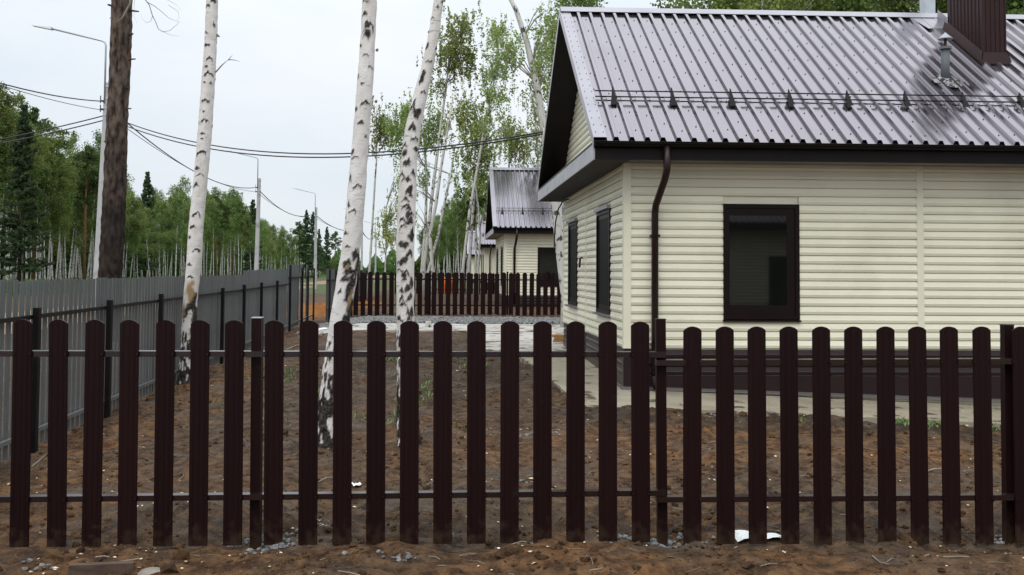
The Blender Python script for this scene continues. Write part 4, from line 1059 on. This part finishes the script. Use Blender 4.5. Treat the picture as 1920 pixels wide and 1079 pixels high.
mid_birch('ragged birch right behind the second house roof, close to the gable', 44, [(1008, 520, 7), (1012, 380, 6), (1006, 250, 4), (1000, 180, 3)],
          [(998, 190, 14, 30, 150), (1004, 250, 14, 30, 170), (1010, 300, 14, 14, 100), (1024, 130, 12, 40, 260), (1034, 90, 8, 22, 220), (1030, 60, 8, 20, 180)], leaf=.10)
mid_birch('slender birch between the middle and right near birches', 52, [(692, 520, 7), (697, 440, 6), (703, 340, 5), (706, 300, 4), (706, 240, 3)],
          [(712, 215, 14, 16, 300), (724, 235, 14, 14, 260), (708, 245, 12, 10, 150), (732, 262, 10, 8, 70), (694, 275, 6, 6, 40)], leaf=.12)
mid_birch('branching birch directly behind the right near birch', 50, [(790, 520, 9), (798, 420, 8), (800, 330, 7), (796, 270, 5), (790, 230, 3)],
          [(752, 205, 18, 14, 360), (742, 240, 18, 18, 380), (770, 220, 14, 20, 300), (812, 225, 18, 20, 420), (800, 260, 18, 18, 320), (828, 250, 10, 16, 160), (765, 280, 12, 18, 180), (790, 320, 18, 14, 150)], leaf=.12)
mid_birch('young low birch left of the right near birch', 60, [(722, 520, 5), (724, 450, 4), (724, 390, 3)],
          [(724, 395, 10, 10, 150), (728, 420, 14, 14, 260), (738, 440, 12, 16, 200), (716, 455, 8, 10, 80), (745, 380, 10, 30, 120), (748, 330, 8, 16, 90)], leaf=.12)
mid_birch('birch with a thin forked trunk leaning over the far picket fence', 46, [(812, 520, 11), (806, 440, 10), (818, 380, 9), (826, 320, 8), (840, 240, 6), (848, 190, 4)],
          [(846, 210, 10, 16, 80), (770, 340, 10, 20, 110), (776, 400, 8, 24, 90)], leaf=.11)
mid_birch('leaning bare-trunked birch beyond the fence, among the far trunks', 64, [(800, 520, 8), (822, 440, 8), (838, 360, 7), (850, 300, 5)], [(846, 320, 10, 14, 60), (758, 300, 10, 12, 90)], leaf=.12)
mid_birch('young pine with bushy needles left of the second house roof', 58, [(892, 525, 6), (893, 420, 5), (896, 320, 3)],
          [(896, 335, 12, 12, 300), (890, 360, 20, 12, 420), (884, 385, 22, 12, 380), (902, 370, 18, 14, 320), (876, 400, 14, 8, 160)], name='pine_tree', leaf=.16, group=None, droopf=.08, lm=M_sprucetrunk)
mid_birch('white birch trunk in the gap between the near and second house', 26, [(1062, 560, 22), (1050, 470, 19), (1040, 380, 16), (1030, 300, 13), (1022, 240, 10)], [(1030, 210, 6, 20, 40)], leaf=.08)
mid_birch('thin birch in front of the third house roof', 48, [(896, 520, 7), (900, 440, 6), (896, 380, 5), (890, 340, 3)], [(892, 350, 8, 16, 70), (905, 400, 8, 12, 50)], leaf=.11)

# ------------------------------------------------------------------ forest: variants, then copies
def forest_variant(kind, seed):
    rs = np.random.RandomState(seed); rp_ = random.Random(seed)
    if kind == 'birch':
        H = rs.uniform(14, 17.5); lx, ly = rs.normal(0, .7, 2); bend = rs.uniform(-.4, .4)
        tr = lambda z: (lx * (z / H) ** 1.4 + bend * math.sin(z / H * 3.1), ly * (z / H) ** 1.4)
        q = MB(); zs = [H * k / 9 for k in range(10)]; r0 = rs.uniform(.085, .125)
        q.tube([(*tr(z), z - .2) for z in zs], [r0 * (1.25 if k == 0 else 1) * (1 - .9 * k / 9.3) for k in range(10)], 7)
        C, lm = add_crown_tuple(rs, H, H * rs.uniform(.24, .50), rs.uniform(1.4, 2.0), 38, 230, .2, trunk=tr, droop=.7)
        n0 = len(q.v); q.v += lm.v; q.f += [tuple(i + n0 for i in f) for f in lm.f]
        return mesh('trunk', q, M_bark_far, smooth=True), leaf_mesh('crown', C, .17, M_birchleaf, rs)
    if kind == 'pine':
        H = rs.uniform(16, 19); q = MB(); q.tube([(0, 0, -.2), (.1, .1, H * .5), (.1, 0, H * .97)], [.2, .15, .04], 8)
        C, lm = add_crown_tuple(rs, H, H * .58, 2.3, 24, 300, .2, trunk=lambda z: (.1, 0), droop=.12, up=.35, spread=.35)
        n0 = len(q.v); q.v += lm.v; q.f += [tuple(i + n0 for i in f) for f in lm.f]
        return mesh('trunk', q, M_pinefar, smooth=True), leaf_mesh('crown', C, .26, M_pineleaf, rs, long=1.3)
    H = rs.uniform(15, 19); q = MB(); q.tube([(0, 0, -.2), (0, 0, H)], [.17, .02], 7); C = []
    z = H * .16
    while z < H:
        f = 1 - (z - H * .16) / (H * .84); Lb = .25 + 2.3 * f ** .85
        nb = 7
        for b in range(nb):
            az = rs.uniform(0, 6.28); Lc = Lb * rs.uniform(.6, 1.2); dz = rs.uniform(-.3, .3); n = int(32 + 60 * f); t = rs.uniform(.05, 1, n) ** .7
            up = .35 * (1 - f) - .25 * f
            x = np.cos(az) * t * Lc; y = np.sin(az) * t * Lc; w_ = rs.normal(0, .16, n) * (1.1 - t * .6) * Lc ** .5
            C.append(np.stack([x - np.sin(az) * w_, y + np.cos(az) * w_, z + dz + up * t * Lc + .18 * Lc * t ** 3 + rs.normal(0, .10, n)], 1))
        z += .52 + .16 * f
    return mesh('trunk', q, M_sprucetrunk, smooth=True), leaf_mesh('crown', np.concatenate(C), .26, M_spruce, rs, long=1.3, flat=True)
VAR = {'birch': [forest_variant('birch', s) for s in range(40, 49)], 'pine': [forest_variant('pine', s) for s in (61, 62)], 'spruce': [forest_variant('spruce', s) for s in (71, 72, 73)]}
def forest_tree(kind, x, y, z, s, label, group, rz, cat='tree', name=None, sx=1.0):
    o = bpy.data.objects.new({'birch': 'birch_tree', 'pine': 'pine_tree', 'spruce': 'spruce_tree'}[kind], None); COL.objects.link(o)
    o.location = (x, y, z); o.rotation_euler = (0, 0, rz); o.scale = (s * sx, s * sx, s); o['label'] = label; o['category'] = cat; o['group'] = group
    tm, cm = rnd.choice(VAR[kind])
    for nm, me in (('trunk', tm), ('crown', cm)):
        c = bpy.data.objects.new(nm, me); COL.objects.link(c); c.parent = o
    return o
# left wood: edge line about 31 m left of the grey-fence line's vanishing direction
fr = random.Random(77)
edgeX = lambda y, D: -.0937 * y - D
for k in range(168):
    px = -60 + 720 * ((k + fr.uniform(0, 1)) / 168); depth = fr.choice((0, 0, 1.5, 3, 5, 8, 12, 17)) + fr.uniform(0, 1.5); D = 29.5 + depth * .8
    Y = D * FPX / (785 - px)
    if Y > 330 or Y < 40: continue
    top = np.interp(px, [-60, 0, 40, 100, 185, 250, 350, 450, 500, 560, 640], [130, 165, 205, 255, 270, 365, 345, 365, 415, 425, 480]) + (fr.uniform(0, 28) if k % 3 else fr.uniform(10, 70)) * (Y / 100) ** -.7
    s = (CAMZ + .1 + (510 - top) * Y / FPX) / 15.8
    zone = 'left of the thick pine' if px < 195 else 'between the thick pine and the left near birch' if px < 365 else 'between the left near birch and the second lamp post' if px < 483 else 'between the second and third lamp posts' if px < 591 else 'right of the third lamp post'
    row = 'front-row' if depth < 4 else 'half-hidden'
    forest_tree('birch', edgeX(Y, D), Y, -.1, s, row + ' birch of the wood, ' + zone, row + ' birches of the wood ' + zone, fr.uniform(0, 6.28))
spec = [('spruce', 36, 64, .76, 'tall dark spruce rising above the birches at the far left'), ('pine', 62, 82, .93, 'orange-stemmed pine at the left edge of the wood, left of the thick pine'),
        ('spruce', 272, 121, .84, 'dark spruce standing alone between the thick pine and the left birch'), ('pine', 158, 88, .70, 'pine half hidden by the lamp post of the nearest pole'),
        ('pine', -14, 72, .80, 'pine trunk at the very left edge of the photo'), ('spruce', 472, 190, .86, 'dark spruce just left of the second lamp post'),
        ('spruce', 573, 225, .95, 'dark spruce left of the third lamp post'), ('spruce', 585, 240, .98, 'tallest dark spruce by the third lamp post'), ('spruce', 597, 262, .78, 'low dark spruce right of the third lamp post'),
        ('pine', 560, 230, .72, 'pine with a top over the cable between second and third lamp post'), ('spruce', 612, 290, .82, 'spruce between the third lamp post and the middle birch'), ('pine', 628, 300, .75, 'pale far pine just left of the middle birch'),
        ('pine', 405, 150, .80, 'pine behind the left birch, to its right'), ('pine', 435, 165, .78, 'pine between the left birch and the second lamp post')]
for kind, px, Y, s, lb in spec:
    p_ = at(px, 520, Y); forest_tree(kind, p_.x, Y, -.1, s, lb, 'conifers in the wood', fr.uniform(0, 6.28))
# far right wood beyond the house row
for k in range(46):
    px = 796 + 130 * (k + fr.uniform(0, 1)) / 46; Y = fr.uniform(125, 210); p_ = at(px, 515, Y)
    t = sm(px, 780, 862)
    forest_tree('birch', p_.x, Y, .3, (.50 + .28 * t) * Y / 165 * fr.uniform(.9, 1.1) * 1.08, 'one of the slim birches of the far wood beyond the house row', 'birches of the far wood beyond the houses', fr.uniform(0, 6.28))
# wood behind the near house, tops over the ridge
for k in range(58):
    Y = fr.uniform(38, 62); px = 1090 + 1000 * (k + fr.uniform(0, 1)) / 58
    if px < 1330 and k % 3: continue
    p_ = at(px, 400, Y)
    forest_tree('birch', p_.x, Y, .2, fr.uniform(1.05, 1.3) if px > 1330 else (1.72 + (510 - fr.uniform(-60, 5)) * Y / FPX) / 15.8, 'one of the birches whose foliage shows over the ridge of the near house', 'birches behind the near house', fr.uniform(0, 6.28))
for px, Y, s in ((1100, 60, .62), (1180, 64, .60), (1245, 58, .62), (1060, 62, .66)):
    p_ = at(px, 400, Y); forest_tree('birch', p_.x, Y, .2, (1.72 + (510 - (1 - s) * 10) * Y / FPX) / 15.8, 'thin birch top just over the left part of the near house ridge', 'sparse birches over the left of the ridge', fr.uniform(0, 6.28))

# deep wood that reads as one mass
rs = np.random.RandomState(5); C = []
n = 90000; px = rs.uniform(-140, 655, n); D = rs.uniform(44, 60, n); Y = D * FPX / (785 - px); ok = Y < 430
px, D, Y = px[ok], D[ok], Y[ok]; hmax = 8.5 + 2.2 * np.sin(Y * .21) + 1.2 * np.sin(Y * .83 + 1)
z = rs.uniform(0, 1, len(Y)) ** .8 * hmax
C1 = np.stack([-.0937 * Y - D, Y, z], 1)
n = 26000; px = rs.uniform(770, 935, n); Y = rs.uniform(212, 240, n); z = rs.uniform(0, 1, n) * (3 + 9 * np.clip((px - 775) / 70, 0, 1))
C2 = np.stack([(px - 960) / FPX * Y, Y, z], 1)
n = 34000; X = rs.uniform(8, 58, n); Y = rs.uniform(62, 72, n); z = rs.uniform(0, 1, n) * 20
C3 = np.stack([X + 5, Y, z], 1)
n = 9000; px = rs.uniform(600, 790, n); Y = rs.uniform(420, 460, n); z = rs.uniform(0, 1, n) ** 1.3 * (7 + 2.5 * np.sin(px * .19) + 2 * np.sin(px * .053))
C4 = np.stack([(px - 960) / FPX * Y, Y, z], 1)
for nm, C, s, lb in (('deep_wood', C1, .8, 'dark green depth of the wood behind the left tree edge'), ('far_wood', C2, .9, 'dense far foliage behind the slim birches beyond the houses'),
                     ('back_wood', C3, .55, 'dense foliage behind the near house'), ('distant_wood', C4, 1.2, 'low distant tree line where the street ends')):
    single(nm, leaf_mesh(nm, C, s, M_wood_mass, rs), None, lb, 'wood', kind='stuff')
# undergrowth at the wood edge
n = 9000; px = rs.uniform(-100, 660, n); D = rs.uniform(25, 31, n); Y = D * FPX / (785 - px); ok = Y < 300; px, D, Y = px[ok], D[ok], Y[ok]
single('undergrowth', leaf_mesh('undergrowth', np.stack([-.0937 * Y - D, Y, rs.uniform(0, 1, len(Y)) ** 2 * .9], 1), .3, M_wood_mass, rs), None, 'low green undergrowth along the foot of the wood', 'undergrowth', kind='stuff')

# ------------------------------------------------------------------ lamp posts
poles = [(195, 33.4, 'nearest concrete lamp post, half hidden by the thick pine'), (483, 68, 'second lamp post, rising over the grey slat fence'), (591, 99, 'third lamp post, at the gap in the fences'),
         (678, 131, 'fourth lamp post, right of the middle birch'), (704, 163, 'farthest lamp post, between the middle and right birches')]
PP = []
for px, Y, lb in poles:
    tp = at(px, 510, Y); X = tp.x; b = Vector((X, Y, -.2))
    T = Thing('street_lamp', lb, 'lamp post', b, 'lamp posts along the street')
    q = MB(); h0, h1 = .14, .095
    ln = -.22 if Y < 40 else (-.1 if Y < 80 else 0)
    q.hexa([(X - h0 + ln, Y - h0, -.2), (X + h0 + ln, Y - h0, -.2), (X + h0 + ln, Y + h0, -.2), (X - h0 + ln, Y + h0, -.2), (X - h1, Y - h1, 8.0), (X + h1, Y - h1, 8.0), (X + h1, Y + h1, 8.0), (X - h1, Y + h1, 8.0)])
    T.part('pole', q, M_pole)
    q = MB(); 
    for z in (7.85, 7.45, 7.12, 6.9): q.box(X - .115, X + .115, Y - .115, Y + .115, z, z + .035)
    T.part('band', q, M_galv)
    q = MB(); q.tube([(X - .08, Y - .1, 7.3), (X - .08, Y - .1, 9.25), (X - .11, Y - .1, 9.36), (X - .22, Y - .1, 9.42), (X - 2.1, Y - .12, 9.86)], .032, 8); T.part('arm', q, M_lampm, smooth=True)
    q = MB(); q.hexa([(X - 2.55, Y - .22, 9.90), (X - 1.9, Y - .22, 9.77), (X - 1.9, Y - .02, 9.77), (X - 2.55, Y - .02, 9.90), (X - 2.55, Y - .2, 9.945), (X - 1.9, Y - .2, 9.86), (X - 1.9, Y - .04, 9.86), (X - 2.55, Y - .04, 9.945)])
    T.part('lamp_head', q, M_lamph)
    q = MB(); q.box(X - .22, X - .1, Y - .13, Y - .09, 7.36, 7.40); q.box(X - .22, X - .20, Y - .13, Y - .09, 7.30, 7.55); q.box(X - .22, X - .1, Y - .13, Y - .09, 7.08, 7.12); q.box(X - .22, X - .20, Y - .13, Y - .09, 7.0, 7.24); T.part('cable_bracket', q, M_screw)
    PP.append((X, Y))
def cable(name, a, b, sag, r, label, group='overhead cables'):
    a, b = Vector(a), Vector(b); n = 28; pts = [a + (b - a) * (k / n) - Vector((0, 0, 4 * sag * (k / n) * (1 - k / n))) for k in range(n + 1)]
    q = MB(); loc = a; q.tube(pts, r, 6); single(name, q, M_cable, label, 'cable', group=group, loc=tuple(loc), smooth=True)
P0 = (-10.3, .6)
allp = [P0] + PP
nm = ['from the left edge to the nearest lamp post', 'between the nearest and second lamp posts', 'between the second and third lamp posts', 'between the third and fourth lamp posts', 'between the fourth and farthest lamp posts']
for k in range(5):
    a, b = allp[k], allp[k + 1]; th = 1 + .35 * k
    cable('overhead_cable', (a[0] - .18, a[1], 7.38), (b[0] - .18, b[1], 7.38), 1.28 if k == 0 else .93, .018 * th, 'thick twisted upper cable ' + nm[k])
    cable('overhead_cable', (a[0] - .18, a[1], 7.08), (b[0] - .18, b[1], 7.08), .95 if k == 0 else .62, .010 * th, 'thin lower cable ' + nm[k])
X1, Y1 = PP[0]
gb = at(1017, 250, 18.2)
for dz, sg, lb in ((0, .78, 'upper'), (-.12, .80, 'lower')):
    cable('overhead_cable', (X1 + .1, Y1, 6.88 + dz), (gb.x, gb.y, gb.z + .02 + dz * .3), sg, .017, lb + ' of the two cables running from the nearest lamp post to the near house gable')
    cable('overhead_cable', (X1 - .1, Y1, 6.90 + dz * 1.3), (-27, 33, 5.0 + dz), .45, .02, lb + ' of the two cables dropping left from the nearest lamp post')
# drooping supply cable at the house corner
q = MB(); q.tube([at(x, y, Y) for x, y, Y in [(1066, 374, 19.0), (1056, 377, 19.3), (1047, 392, 19.6), (1042, 415, 19.9), (1040, 440, 20.2), (1039, 466, 20.4)]], .014, 6)
single('supply_cable', q, M_cable, 'black cable hanging in a curve off the back corner of the near house', 'cable', loc=tuple(at(1066, 374, 19)), smooth=True)

# ------------------------------------------------------------------ litter and small things
rg = random.Random(21)
mb = MB()
def freeslot(x, y): return not slabmask(x, y)
for k in range(12000):
    y = 5.3 + (rg.random() ** 1.5) * 14; x = rg.uniform(-.52, .53) * y * 1.03
    if x < xgrey(y) + .1 or not freeslot(x, y): continue
    if noise.noise((x * 1.4, y * 1.1, 20)) < rg.uniform(-.35, .25): continue
    r = rg.choice((.004, .005, .006, .008, .010, .015)) * rg.uniform(.7, 1.3) * (2.0 if rg.random() < .05 else 1)
    mb.blob((x, y, ground_z(x, y) + r * .2), r * 1.5, rg, (1, 1, .8), .3)
single('soil_clods', mb, M_clod, 'loose dark clods of soil scattered over the plot', 'soil', kind='stuff')
mb = MB()
for k in range(2600):
    y = 5.25 + (rg.random() ** 1.4) * 16; x = rg.uniform(-.52, .53) * y * 1.03
    if x < xgrey(y) + .1: continue
    if noise.noise((x * .9, y * .8, 33)) < rg.uniform(-.3, .35): continue
    z = ground_z(x, y) + .008 + (.05 if slabmask(x, y) else 0); s = rg.uniform(.004, .016) * (1.8 if rg.random() < .10 else 1); a = rg.uniform(0, 6.28); t = rg.uniform(-.3, .3)
    c, sn = math.cos(a), math.sin(a)
    mb.poly([(x + c * s, y + sn * s, z + t * s), (x - sn * s * .6, y + c * s * .6, z + .3 * s), (x - c * s, y - sn * s, z + .1 * s), (x + sn * s * .6, y - c * s * .6, z)])
single('fallen_leaves', mb, M_chip, 'small pale fallen leaves and wood chips on the soil', 'leaf litter', kind='stuff')
mb = MB()
spots = [(483, 1012, 6.45, 50, .16), (500, 1020, 6.2, 40, .14), (1215, 1014, 6.45, 60, .18), (1260, 1016, 6.4, 46, .16), (735, 1040, 5.95, 14, .13), (90, 1060, 5.75, 8, .1), (1905, 1010, 6.5, 26, .12), (1000, 790, 10.6, 60, .35), (610, 985, 6.6, 24, .16), (975, 870, 8.2, 20, .3), (660, 700, 15, 30, .7), (1400, 770, 12.0, 40, .6)]
for px, py, Y, n, sp in spots:
    c = at(px, py, Y)
    for k in range(n):
        x = c.x + rg.gauss(0, sp * .7); y = c.y + rg.gauss(0, sp * .45); mb.blob((x, y, ground_z(x, y) + .006), rg.uniform(.008, .021), rg, (1, 1, .7), .3)
single('crushed_stone', mb, M_stone, 'scattered crushed grey stone around the fence post feet', 'gravel', kind='stuff')
mb = MB()
for k in range(26):
    t = rg.random(); px = rg.choice((rg.uniform(430, 640), rg.uniform(650, 900), rg.uniform(430, 900))); Y = rg.uniform(10.5, 17); c = at(px, 600, Y)
    for q in range(rg.randint(8, 26)):
        x = c.x + rg.gauss(0, .12); y = c.y + rg.gauss(0, .12); z = ground_z(x, y); a = rg.uniform(0, 6.28); h = rg.uniform(.03, .11); s = rg.uniform(.012, .028)
        mb.poly([(x, y, z), (x + math.cos(a) * s + .01, y + math.sin(a) * s, z + h * .6), (x + math.cos(a) * s * 1.8, y + math.sin(a) * s * 1.8, z + h), (x + math.cos(a) * s - .01, y + math.sin(a) * s + .01, z + h * .55)])
for px in (1690, 1700, 1752, 1870, 1890, 1480):
    c = at(px, 790, 11.7)
    for q in range(26):
        x = c.x + rg.gauss(0, .1); y = c.y + rg.gauss(0, .08); z = ground_z(x, y); a = rg.uniform(0, 6.28); h = rg.uniform(.02, .09); s = rg.uniform(.012, .03)
        mb.poly([(x, y, z), (x + math.cos(a) * s + .01, y + math.sin(a) * s, z + h * .6), (x + math.cos(a) * s * 1.8, y + math.sin(a) * s * 1.8, z + h), (x + math.cos(a) * s - .01, y + math.sin(a) * s + .01, z + h * .55)])
single('weeds', mb, M_weed, 'small green weeds sprouting in the dark soil', 'weeds', kind='stuff')
mb = MB()
for k in range(240):
    y = 5.3 + (rg.random() ** 1.3) * 13; x = rg.uniform(-.52, .53) * y * 1.03
    if x < xgrey(y) + .1 or slabmask(x, y): continue
    a = rg.uniform(0, 6.28); ln = rg.uniform(.04, .16); z = ground_z(x, y) + .006; x2, y2 = x + math.cos(a) * ln, y + math.sin(a) * ln
    mb.tube([(x, y, z), ((x + x2) / 2 + .01, (y + y2) / 2, ground_z((x + x2) / 2, (y + y2) / 2) + .012), (x2, y2, ground_z(x2, y2) + .008)], rg.uniform(.0015, .004), 3, cap=False)
single('small_twigs', mb, M_twig, 'thin broken twigs strewn over the soil', 'twigs', kind='stuff')
# twigs
def twig(label, pts, Y, r):
    P_ = []
    for x, y in pts:
        c = at(x, y, Y); 
        P_.append(c)
    yb = Y
    P_ = []
    for x, y in pts:      # intersect with the ground by marching
        best = None
        Yt = 4.8
        while Yt < 40:
            c = at(x, y, Yt)
            if c.z <= ground_z(c.x, c.y) + r * 1.2: best = c; break
            Yt += .02
        P_.append((best or at(x, y, Y)) + Vector((0, 0, .004)))
    q = MB(); q.tube(P_, [r] * (len(P_) - 1) + [r * .4], 5); single('twig', q, M_twig, label, 'twig', loc=tuple(P_[0]), group='fallen twigs')
twig('pale twig on the soil by the grey fence, left of the second picket', [(60, 876), (72, 866), (88, 852)], 9, .007)
twig('pale stick lying left of the middle birch foot', [(597, 905), (612, 897), (628, 896)], 8, .006)
twig('thin curved twig below the fence, right of the centre of the section before the house', [(1636, 1044), (1650, 1056), (1668, 1060)], 5.8, .005)
twig('long light stick near the raised grey fence end', [(536, 657), (552, 650), (566, 644)], 20, .014)
twig('dark stick behind the right picket section', [(1740, 884), (1752, 881), (1770, 880)], 8, .010)
twig('short white stick on the soil in front of the fence', [(862, 1044), (876, 1041), (892, 1040)], 5.9, .005)
# white scraps
def scrap(label, px, py, wpx, hpx, seed):
    Yt = 4.8
    while Yt < 40:
        c = at(px, py, Yt)
        if c.z <= ground_z(c.x, c.y): break
        Yt += .02
    k = Yt / FPX; r_ = random.Random(seed); q = MB(); n = 8
    g_ = [[(c.x + (i / n - .5) * wpx * k, c.y + (j / 3 - .5) * hpx * k * 4, 0) for i in range(n + 1)] for j in range(4)]
    hgt = [[ground_z(x, y) + .012 + r_.uniform(0, .02) for x, y, _ in row] for row in g_]
    for j in range(4):
        for i in range(n + 1): g_[j][i] = (g_[j][i][0] + r_.uniform(-.006, .006), g_[j][i][1] + r_.uniform(-.02, .02), hgt[j][i])
    for j in range(3):
        for i in range(n): q.poly([g_[j][i], g_[j][i + 1], g_[j + 1][i + 1], g_[j + 1][i]])
    o = single('paper_scrap', q, M_paper, label, 'litter', loc=tuple(c), group='white scraps on the soil'); md = o.modifiers.new('t', 'SOLIDIFY'); md.thickness = .002
scrap('crumpled white sheet on the soil under the right picket section', 1422, 1010, 88, 10, 1)
scrap('small white scrap behind the lower rail, right of the middle birch foot', 668, 914, 18, 6, 2)
scrap('pale cloth scrap on the path end by the far grey fence', 600, 620, 30, 5, 4)
# beam and rock at the bottom edge
a = at(128, 1068, 5.55); b = at(250, 1063, 5.66)
q = MB(); d = (b - a); d.z = 0; d.normalize(); nn = Vector((-d.y, d.x, 0)); za = a.z + .0; 
q.hexa([a + Vector((0, 0, -.06)), b + Vector((0, 0, -.06)), b + nn * .05 + Vector((0, 0, -.06)), a + nn * .05 + Vector((0, 0, -.06)), a + Vector((0, 0, .02)), b + Vector((0, 0, .02)), b + nn * .05 + Vector((0, 0, .02)), a + nn * .05 + Vector((0, 0, .02))])
single('timber_offcut', q, M_oldwood, 'muddy brown board end lying at the bottom left corner', 'timber', loc=tuple(a))
c = at(290, 1076, 5.6); q = MB(); q.blob((c.x, c.y, c.z - .01), .10, rg, (1.3, 1, .6), .2)
o = single('rock', q, M_rock, 'flat muddy rock right of the board at the bottom left', 'rock', loc=tuple(c), smooth=True); md = o.modifiers.new('s', 'SUBSURF'); md.levels = 2; md.render_levels = 2
# timber planks by the back corner
for k, (z, off) in enumerate(((0, 0), (.055, .02), (.11, -.02))):
    a = at(1037, 648, 20.6); q = MB(); zz_ = ground_smooth(a.x, a.y) + .07 + z
    q.hexa([(a.x + off, a.y, zz_), (a.x + 1.0 + off, a.y + .3, zz_), (a.x + 1.0 + off, a.y + .42, zz_), (a.x + off, a.y + .12, zz_), (a.x + off, a.y, zz_ + .05), (a.x + 1.0 + off, a.y + .3, zz_ + .05), (a.x + 1 + off, a.y + .42, zz_ + .05), (a.x + off, a.y + .12, zz_ + .05)])
    single('timber_plank', q, M_wood, ['bottom', 'middle', 'top'][k] + ' sawn plank of the small pile at the back corner of the near house', 'plank', loc=(a.x, a.y, zz_), group='sawn planks behind the near house')
# little tree stump on the path
c = at(803, 614, 25.6); q = MB(); gz = ground_smooth(c.x, c.y); q.tube([(c.x, c.y, gz), (c.x, c.y, gz + .2)], [.085, .075], 12); single('stump', q, M_bark_far, 'short sawn birch log standing on the pale path', 'stump', loc=(c.x, c.y, gz))
# orange barrel far behind the fences
c = at(838, 540, 64); q = MB(); q.tube([(c.x, c.y, .3), (c.x, c.y, .35), (c.x, c.y, .8), (c.x, c.y, .85), (c.x, c.y, 1.25), (c.x, c.y, 1.3)], [.48, .5, .5, .53, .5, .46], 16); single('orange_barrel', q, M_fire, 'orange drum seen through the far picket fences', 'barrel', loc=(c.x, c.y, .3), smooth=True)
# clay mound at the gap
mb = MB(); c = at(606, 575, 42); n = 26; g_ = []
for j in range(n + 1):
    row = []
    for i in range(n + 1):
        x = c.x + (i / n - .5) * 5.5; y = c.y + (j / n - .5) * 6; r = math.hypot((i / n - .5) * 2, (j / n - .5) * 2)
        row.append((x, y, ground_smooth(x, y) - .06 + .55 * max(0, 1 - r) ** .7 * (1 + .5 * noise.noise((x * 1.5, y * 1.5, 0)))))
    g_.append(row)
for j in range(n):
    for i in range(n): mb.poly([g_[j][i], g_[j][i + 1], g_[j + 1][i + 1], g_[j + 1][i]])
single('clay_mound', mb, M_orange, 'low heap of orange clay in the gap between the grey fences', 'earth', kind='stuff', smooth=True)
